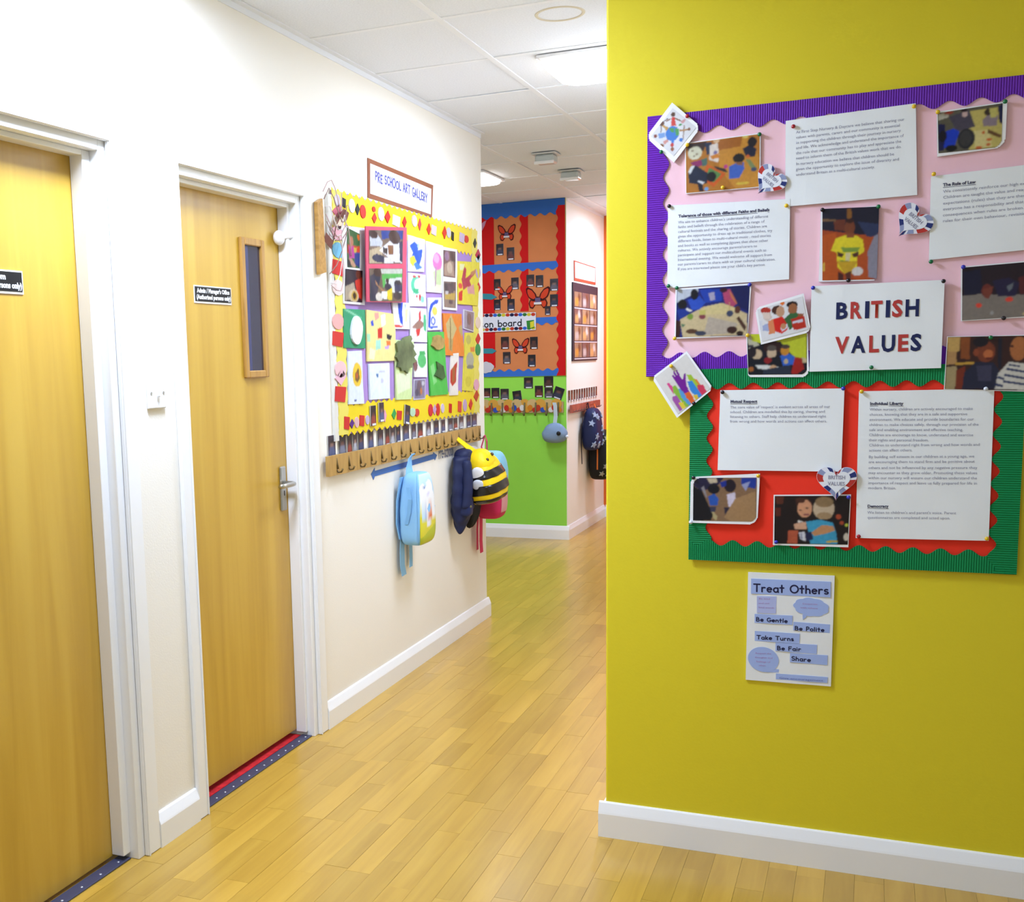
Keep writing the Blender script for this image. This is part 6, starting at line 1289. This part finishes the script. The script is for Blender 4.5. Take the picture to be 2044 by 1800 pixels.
# ================================================================== alcove wall (cream)
def DP(c, rough=.6, **k): return mat(c, 'D', rough=rough, **k)
ds = slab('wall_sign', 'D', [(8.4517,2.0935),(9.1580,2.0853),(9.1660,1.9461),(8.4570,1.9442)], .0005, .005, DP('#b8503a', .5), None, 'white paper sign with red edging above the photo pockets', 'sign')
slab('white_card', 'D', [(8.4733,2.0837),(9.1413,2.0769),(9.1410,1.9654),(8.4790,1.9653)], .005, .006, DP('#f4f4f4', .5), ds)
pk = slab('photo_pockets', 'D', [(8.3920,1.9296),(9.2250,1.9273),(9.1982,1.3401),(8.3766,1.3412)], .0005, .010, DP('#2c2e3c', .5), None, 'black hanging wall chart with rows of photo pockets', 'wall chart')
pu0, pu1 = (8.4183,1.7560)[0], (9.1739,1.7798)[0]
pv1, pv0 = (8.4199,1.8688)[1], (8.4129,1.3583)[1]
for i in range(4):
    for j in range(3):
        du, dv = (pu1 - pu0) / 3, (pv1 - pv0) / 4
        a = (pu0 + du * j + .008, pv1 - dv * i - .006); b2 = (a[0] + du - .016, a[1] - dv + .016)
        ink(pk, 'D', [(a[0], a[1]), (b2[0], a[1]), (b2[0], b2[1]), (a[0], b2[1])], .0115, ('#8a7a68', '#5a5458', '#a08a70')[(i + j) % 3], [
            ('e', [(a[0] + du * .3, b2[1] + dv * .3, du * .22, dv * .25)], ('#d8a04a', '#c8c4c0', '#e0b070')[(i * 2 + j) % 3]), ('e', [(a[0] + du * .6, b2[1] + dv * .55, du * .15, dv * .22)], ('#3a3434', '#e0e0dc', '#4a3a30')[(i + 2 * j) % 3])], 0, 1, None, .02, .2, 'pocket_photo', rough=.2, k_=1)
    slab('pocket_rim', 'D', [(pu0, pv1 - dv * (i + 1) + .004), (pu1, pv1 - dv * (i + 1) + .004), (pu1, pv1 - dv * (i + 1) - .006), (pu0, pv1 - dv * (i + 1) - .006)], .0112, .014, DP('#c8c8cc', .3), pk)
# photos and rail
for k in range(12):
    u_ = 8.26 + k * .082
    name_photo(((u_, 1.125), (u_ + .05, 1.04)), k, 'D', 'tiny child photo on the cream alcove wall, %s from the corner' % ORD[k], 'tiny photos on the alcove wall', .001)
coat_rail('D', 8.262, 9.22, .955, 1.015, [8.32 + .085 * k for k in range(11)], 'short reddish coat rail on the cream alcove wall', DP('#a85a4a', .5, noise=.3, nscale=9), .016, '#6a6a6a', .003)

# ================================================================== bags and coats
def sgnp(v, e): return math.copysign(abs(v) ** e, v)
def soft(name, c, half, e1, e2, m, parent=None, nu=36, nv=24, u=(0, 1), v=(0, 1), s=1.0, taper=0.0, wr=0.0, seed=0, sag=0.0, lean=0.0):
    """stuffed bag form: a rounded box; u, v choose a patch of it, s swells the patch"""
    a, b_, h = half; vs = []; fs = []
    full = u == (0, 1)
    for j in range(nv + 1):
        ph = -math.pi / 2 + math.pi * (v[0] + (v[1] - v[0]) * j / nv)
        for i in range(nu if full else nu + 1):
            th = 2 * math.pi * (u[0] + (u[1] - u[0]) * i / nu)
            cz = sgnp(math.cos(ph), e2)
            x = a * s * cz * sgnp(math.cos(th), e1); y = b_ * s * cz * sgnp(math.sin(th), e1); z = h * (s if full else 1) * sgnp(math.sin(ph), e2)
            t = z / h
            k = 1 - taper * max(0, t) + sag * max(0, -t)
            x *= k; y *= k
            if wr:
                n_ = math.sin(z * 60 + seed + 9 * y / b_) * .5 + math.sin(z * 105 + y * 70 + seed * 2) * .3 + math.sin(x * 90 - y * 40 + seed * 3) * .3
                x += wr * n_; y += wr * .6 * math.sin(z * 80 + x * 50 + seed)
            vs.append((x + lean * z, y, z))
    w_ = nu if full else nu + 1
    for j in range(nv):
        for i in range(nu):
            a0 = j * w_ + i; a1 = j * w_ + (i + 1) % w_ if full else a0 + 1
            fs.append((a0, a1, a1 + w_, a0 + w_))
    o = obj(name, pyd(name, vs, fs), m, parent, c, True)
    if not full:
        md = o.modifiers.new('thickness', 'SOLIDIFY'); md.thickness = .003
    return o

def band_v(z, h, e2):     # parameter of a height on the form
    return (math.asin(max(-1, min(1, sgnp(z / h, 1 / e2)))) + math.pi / 2) / math.pi

def cloth(c, rough=.7, **k): return mat(c, rough=rough, bump=.2, bscale=60, **k)

# ---- pale blue backpack
bp = empty('backpack', (.07, 4.495, .59)); tag(bp, 'pale blue child backpack with sky and field print on coat rail', 'backpack', 'bags and coats on the pegs')
M_PB1 = cloth('#8cc0e8'); M_PB2_ = cloth('#7db2de')
hb = (.054, .104, .158)
body = soft('body', (0, 0, .158), hb, .42, .36, M_PB1, bp, 48, 32, taper=.20, wr=.0012, seed=1)
# print panel on the front
def panel_quad(name, parent, c, half, e1, e2, u, v, s, bg, fn, taper):
    o = soft(name, c, half, e1, e2, None, parent, 40, 48, u, v, s, taper=taper)
    me = o.data; me.materials.clear(); me.materials.append(print_mat(.35, .5))
    col = me.color_attributes.new('Ink', 'FLOAT_COLOR', 'POINT')
    for i, vt in enumerate(me.vertices):
        col.data[i].color = (*fn(vt.co.y / half[1], vt.co.z / half[2]), 1)
    return o
def sky_print(y, z):
    c = '#bfe0f6'
    for (cy, cz, r) in ((-.5, .5, .3), (.2, .55, .34), (.5, .2, .34), (-.1, .1, .4), (-.6, .15, .3), (.3, -.15, .3)):
        if ((y - cy) / r) ** 2 + ((z - cz) / (r * .7)) ** 2 < 1: c = '#f2f6fb'
    if abs(z - .62) < .035 and -.5 < y < -.1 and math.sin(y * 60) > -.3: c = '#6a8ac0'
    if abs(z - .40) < .05 and abs(y - .0) < .22: c = '#c86a9a' if math.sin(y * 40) > 0 else '#d8d4f0'
    if z < -.12 + .18 * y: c = '#a8c0e8' if y < -.3 else '#f0f2f8'
    if z < -.34 + .22 * y * y: c = '#d8d02a'
    if z < -.60 + .2 * y: c = '#b8c42a'
    if ((y - .15) / .2) ** 2 + ((z + .26) / .09) ** 2 < 1: c = '#d8702a'
    if ((y + .15) / .18) ** 2 + ((z + .42) / .1) ** 2 < 1: c = '#e8eaf4'
    return alb(c)
panel_quad('front_print', bp, (0, 0, .158), hb, .42, .36, (-.125, .125), (.10, .86), 1.03, None, sky_print, .20)
soft('side_seam', (0, 0, .158), hb, .42, .36, M_PB2_, bp, 6, 32, (-.175, -.155), (.08, .92), 1.03, taper=.20)
ribbon('hanging_loop', [(-.030, -.01, .30), (-.034, -.005, .335), (-.032, .004, .375), (-.02, .008, .394), (-.012, .008, .394)], .026, (0, 1, 0), .004, M_PB1, bp, widths=[.085, .06, .03, .02, .016])
for yy in (-.075, .055):
    ribbon('shoulder_strap', [(-.04, yy, .30), (-.055, yy - .01, .2), (-.058, yy - .012, .1), (-.05, yy, .03)], .036, (0, 1, 0), .006, M_PB2_, bp)
ribbon('loose_strap', [(-.05, -.055, .05), (-.053, -.06, -.02), (-.052, -.062, -.09), (-.05, -.05, -.135)], .050, (0, 1, .05), .002, M_PB1, bp)
ribbon('loose_strap', [(-.05, .035, .05), (-.053, .04, -.02), (-.054, .043, -.07), (-.05, .03, -.112)], .034, (0, 1, .05), .002, M_PB1, bp)
ribbon('side_strap', [(.0, -.106, .26), (.012, -.116, .21), (.005, -.112, .15), (-.01, -.108, .10)], .016, (1, 0, 0), .003, M_PB2_, bp)

# ---- navy coat
M_NC = cloth('#1c2448', .55)
ct = empty('coat', (.043, 5.145, .475)); tag(ct, 'navy blue padded coat hanging left of the bee backpack', 'coat', 'bags and coats on the pegs')
def loft(name, secs, m, parent, n=28, lob=3, seed=0, smooth=True):
    """secs: (z, cx, cy, rx, ry, fold)"""
    vs = []; fs = []
    for (z, cx, cy, rx, ry, fo) in secs:
        for k in range(n):
            a = 2 * math.pi * k / n
            r = 1 + fo * math.sin(lob * a + seed + z * 9)
            vs.append((cx + rx * r * math.cos(a), cy + ry * r * math.sin(a), z))
    for j in range(len(secs) - 1):
        for k in range(n):
            fs.append((j * n + k, j * n + (k + 1) % n, (j + 1) * n + (k + 1) % n, (j + 1) * n + k))
    fs.append(tuple(range(n))[::-1]); fs.append(tuple(range((len(secs) - 1) * n, len(secs) * n)))
    o = obj(name, pyd(name, vs, fs), m, parent, None, smooth)
    md = o.modifiers.new('soften', 'SUBSURF'); md.levels = 1; md.render_levels = 1
    return o
secs = []
for k in range(19):
    t = k / 18; z = .0 + t * .45
    puff = .010 * abs(math.sin(t * math.pi * 5.5))
    rx = (.022 + .030 * math.sin(min(1, t * 1.5) * 2.6)) + puff; ry = .052 + .050 * min(1, t * 2.0) * (1 - .35 * max(0, t - .75) * 4) + puff
    secs.append((z, .005 + .01 * t, .00, rx, ry, .06))
cb = loft('coat_body', secs, M_NC, ct, lob=4)
for v in cb.data.vertices: v.co.z += max(0, 1 - v.co.z / .3) * (v.co.y + .10) * 1.25
slv = []
for k in range(13):
    t = k / 12; z = .43 - t * .24
    slv.append((z, .045 + .012 * math.sin(t * 3), -.055 - .02 * t, .022 + .004 * abs(math.sin(t * 12)), .026 + .004 * abs(math.sin(t * 12)), .05))
loft('sleeve', slv[::-1], M_NC, ct, lob=3)
soft('hood', (.015, .01, .44), (.045, .065, .04), .8, .8, M_NC, ct, 24, 16, wr=.003)
soft('fur_trim', (.035, .075, .455), (.03, .035, .03), .9, .9, cloth('#b4aaa4', .95), ct, 20, 14, wr=.005, seed=3)
soft('pocket', (.045, -.062, .20), (.030, .032, .046), .5, .5, cloth('#202a54', .5), ct, 20, 14)
bm = bmesh.new(); bmesh.ops.create_uvsphere(bm, u_segments=10, v_segments=8, radius=.007)
obj('stud', bm, mat('#8a8458', rough=.3, metal=.6), ct, (.072, -.078, .205))

# ---- black garment under the bee bag
bg_ = empty('jacket', (.040, 5.32, .54)); tag(bg_, 'black garment hanging beneath the bee backpack', 'jacket', 'bags and coats on the pegs')
secs = [(.0, .0, -.06, .014, .02, .1), (.04, .005, -.03, .028, .045, .1), (.10, .008, 0, .034, .080, .08), (.20, .0, 0, .032, .085, .08), (.28, -.02, 0, .03, .06, .08), (.36, -.035, 0, .018, .03, .05)]
loft('jacket_body', secs, cloth('#0c0b16', .6), bg_, lob=5)
ribbon('jacket_loop', [(-.035, 0, .35), (-.04, 0, .40), (-.03, .004, .46), (-.03, 0, .36)], .008, (0, 1, 0), .002, cloth('#0c0b16', .6), bg_)

# ---- bee backpack
be = empty('backpack', (.165, 5.225, .685)); tag(be, 'yellow and black striped bee backpack with little white wings', 'backpack', 'bags and coats on the pegs')
be.rotation_euler = (.14, -.14, -.15)
M_BEE = cloth('#f2cd0c', .5); M_BBL = mat('#15120e', rough=.25, spec=.5)
hbz = (.085, .112, .120); TP = .38
soft('body', (0, 0, .120), hbz, .60, .50, M_BEE, be, 48, 32, taper=TP, wr=.0030, seed=4)
for (za, zb) in ((.012, .052), (-.064, -.018), (-.112, -.090)):
    pa_, pb_ = band_v(za, hbz[2], .50), band_v(zb, hbz[2], .50)
    soft('stripe', (0, 0, .120), hbz, .60, .50, M_BBL, be, 48, 6, (-.30, .30), (pa_, pb_), 1.035, taper=TP, wr=.0030, seed=4)
soft('head', (-.005, -.016, .205), (.070, .074, .066), .7, .65, M_BEE, be, 32, 18, taper=.35, wr=.003, seed=2)
for yy, zz in ((-.046, .218), (.014, .232)):
    bm = bmesh.new(); bmesh.ops.create_uvsphere(bm, u_segments=12, v_segments=8, radius=.009)
    obj('eye', bm, mat('#4a3a14', rough=.2, spec=.6), be, (.054, yy, zz), True)
soft('mouth_seam', (-.005, -.016, .205), (.070, .074, .066), .7, .65, mat('#c8a80c', rough=.5), be, 24, 4, (-.16, .16), (.36, .40), 1.03, taper=.35)
for k, (yy, zz) in enumerate(((-.098, .160), (-.108, .108))):
    wg = soft('wing', (.012, yy, zz), (.032, .010, .040 if k == 0 else .030), .9, .9, cloth('#f0f0f4' if k == 0 else '#c8ccd4', .5), be, 20, 14)
    wg.rotation_euler = (.25, .5, .3)
ribbon('hanging_strap', [(-.01, -.03, .255), (-.045, -.045, .30), (-.085, -.050, .345), (-.118, -.045, .368)], .034, (0, 1, .3), .004, M_BEE, be, widths=[.05, .034, .026, .02])

# ---- pink and blue backpack behind
pk_ = empty('backpack', (.09, 5.47, .565)); tag(pk_, 'pink and blue backpack half hidden behind the bee backpack', 'backpack', 'bags and coats on the pegs')
soft('body', (0, 0, .17), (.072, .085, .17), .5, .45, cloth('#c8285a', .6), pk_, 36, 24, taper=.1, wr=.002, seed=6)
soft('blue_top', (0.004, 0.003, .25), (.074, .088, .10), .5, .5, cloth('#88c4dc', .6), pk_, 36, 20, taper=.2, wr=.002, seed=7)
soft('side_patch', (0, 0, .17), (.072, .085, .17), .5, .45, cloth('#d89a98', .6), pk_, 12, 14, (-.05, .06), (.30, .55), 1.04, taper=.1)
ribbon('hanging_loop', [(-.03, -.01, .32), (-.05, .0, .37), (-.035, .015, .43), (-.02, .0, .40), (-.02, .0, .33)], .014, (0, 1, 0), .003, cloth('#c8285a', .6), pk_)
ribbon('loose_strap', [(-.05, -.02, .06), (-.055, -.01, -.05), (-.06, .0, -.12), (-.06, .01, -.185)], .046, (0, 1, 0), .002, cloth('#d02a5a', .6), pk_)
ribbon('loose_strap', [(-.05, -.06, .06), (-.06, -.055, -.05), (-.062, -.05, -.16)], .028, (0, 1, 0), .002, cloth('#b01c48', .6), pk_)

# ---- grey animal hat on the far wall
ht = empty('animal_hat', (-.285, 8.155, .74)); tag(ht, 'grey knitted animal hat hanging by a strap on the green wall', 'hat')
M_HAT = cloth('#7d93ac', .9)
soft('hat_body', (0, 0, .075), (.095, .07, .075), .8, .75, M_HAT, ht, 32, 20, taper=.35, wr=.003, seed=3)
bm = bmesh.new(); bmesh.ops.create_uvsphere(bm, u_segments=12, v_segments=8, radius=.017); obj('eye', bm, mat('#0e0e12', rough=.3), ht, (.045, -.062, .075), True)
bm = bmesh.new(); bmesh.ops.create_uvsphere(bm, u_segments=10, v_segments=8, radius=.012); obj('bobble', bm, mat('#e4e6ea', rough=.8), ht, (.098, -.02, .05), True)
ribbon('strap', [(0, 0, .14), (.005, .01, .20), (.0, .015, .275), (-.008, .02, .30)], .028, (1, 0, 0), .003, cloth('#b8c4c8', .8), ht)

# ---- bags in the alcove
b1 = empty('backpack', (-.135, 8.74, .64)); tag(b1, 'navy backpack with pale flower print on the alcove rail', 'backpack', 'bags on the alcove rail')
hq = (.065, .145, .165)
soft('body', (0, 0, .165), hq, .55, .5, cloth('#1a2550', .6), b1, 36, 24, taper=.25, wr=.002, seed=8)
rr = random.Random(4)
def flower(par, hq_, e1, e2, th, ph, r, m, taper, zc, pts=5, nm='flower_print'):
    cz = sgnp(math.cos(ph), e2); z = hq_[2] * sgnp(math.sin(ph), e2); k = 1 - taper * max(0, z / hq_[2])
    c = Vector((hq_[0] * cz * sgnp(math.cos(th), e1) * k, hq_[1] * cz * sgnp(math.sin(th), e1) * k, z + zc))
    n = Vector((c.x / hq_[0] ** 2, c.y / hq_[1] ** 2, (c.z - zc) / hq_[2] ** 2)).normalized()
    q = n.to_track_quat('Z', 'Y').to_matrix(); off = n * .006
    vs = [c + off]; N_ = pts * 2
    for j in range(N_): vs.append(c + off + q @ Vector(((r if j % 2 == 0 else r * .45) * math.cos(2 * math.pi * j / N_), (r if j % 2 == 0 else r * .45) * math.sin(2 * math.pi * j / N_), 0)))
    vs += [v - off * 1.5 for v in vs]
    m1 = N_ + 1
    fs = [(0, j + 1, (j + 1) % N_ + 1) for j in range(N_)] + [(j + 1, m1 + j + 1, m1 + (j + 1) % N_ + 1, (j + 1) % N_ + 1) for j in range(N_)]
    obj(nm, pyd(nm, vs, fs), m, par)
for th, ph in ((-.9, .5), (-.3, .35), (.5, .45), (-.6, -.1), (.1, 0), (.8, -.05), (-1.1, -.5), (-.2, -.55), (.5, -.5), (-1.4, .1)):
    flower(b1, hq, .55, .5, th, ph, .03, mat('#9aa8c0', rough=.6), .25, .165)
ribbon('hanging_loop', [(-.04, -.02, .30), (-.05, 0, .35), (-.04, .01, .372), (-.03, 0, .32)], .02, (0, 1, 0), .004, cloth('#141830', .6), b1)
ribbon('loose_strap', [(-.05, -.14, .22), (-.055, -.15, .05), (-.05, -.145, -.10)], .018, (0, 1, 0), .003, cloth('#101226', .6), b1)
ribbon('orange_strap', [(.02, .02, .33), (.0, .05, .36), (-.03, .06, .35)], .03, (0, 1, 0), .004, cloth('#d8622a', .6), b1)
b3 = empty('backpack', (-.115, 8.955, .385)); tag(b3, 'black backpack with pale stars, lowest bag on the alcove rail', 'backpack', 'bags on the alcove rail')
hq3 = (.085, .135, .20)
soft('body', (0, 0, .20), hq3, .5, .45, cloth('#121210', .6), b3, 36, 24, taper=.15, wr=.002, seed=9)
for th, ph in ((-.8, .45), (.1, .5), (-.3, .1), (.6, .15), (-1.0, -.15), (.2, -.25), (-.6, -.55), (.5, -.55), (-1.35, .3), (-1.4, -.5)):
    flower(b3, hq3, .5, .45, th, ph, .026, mat('#9a9a8c', rough=.6), .15, .20, 5, 'star_print')
ribbon('hanging_strap', [(-.05, -.03, .36), (-.075, -.02, .48), (-.08, 0, .60), (-.07, .01, .625)], .03, (0, 1, 0), .004, cloth('#121210', .6), b3)
ribbon('orange_piping', [(.0, -.138, .32), (.002, -.143, .2), (.0, -.138, .09)], .010, (1, 0, 0), .006, cloth('#d8742a', .6), b3)
for yy, zz in ((-.10, .25), (-.06, .23)):
    ribbon('grey_strap', [(-.06, yy, .42), (-.065, yy, .15), (-.06, yy + .01, .0 + .02)], .022, (0, 1, 0), .003, cloth('#8a8a90', .6), b3)
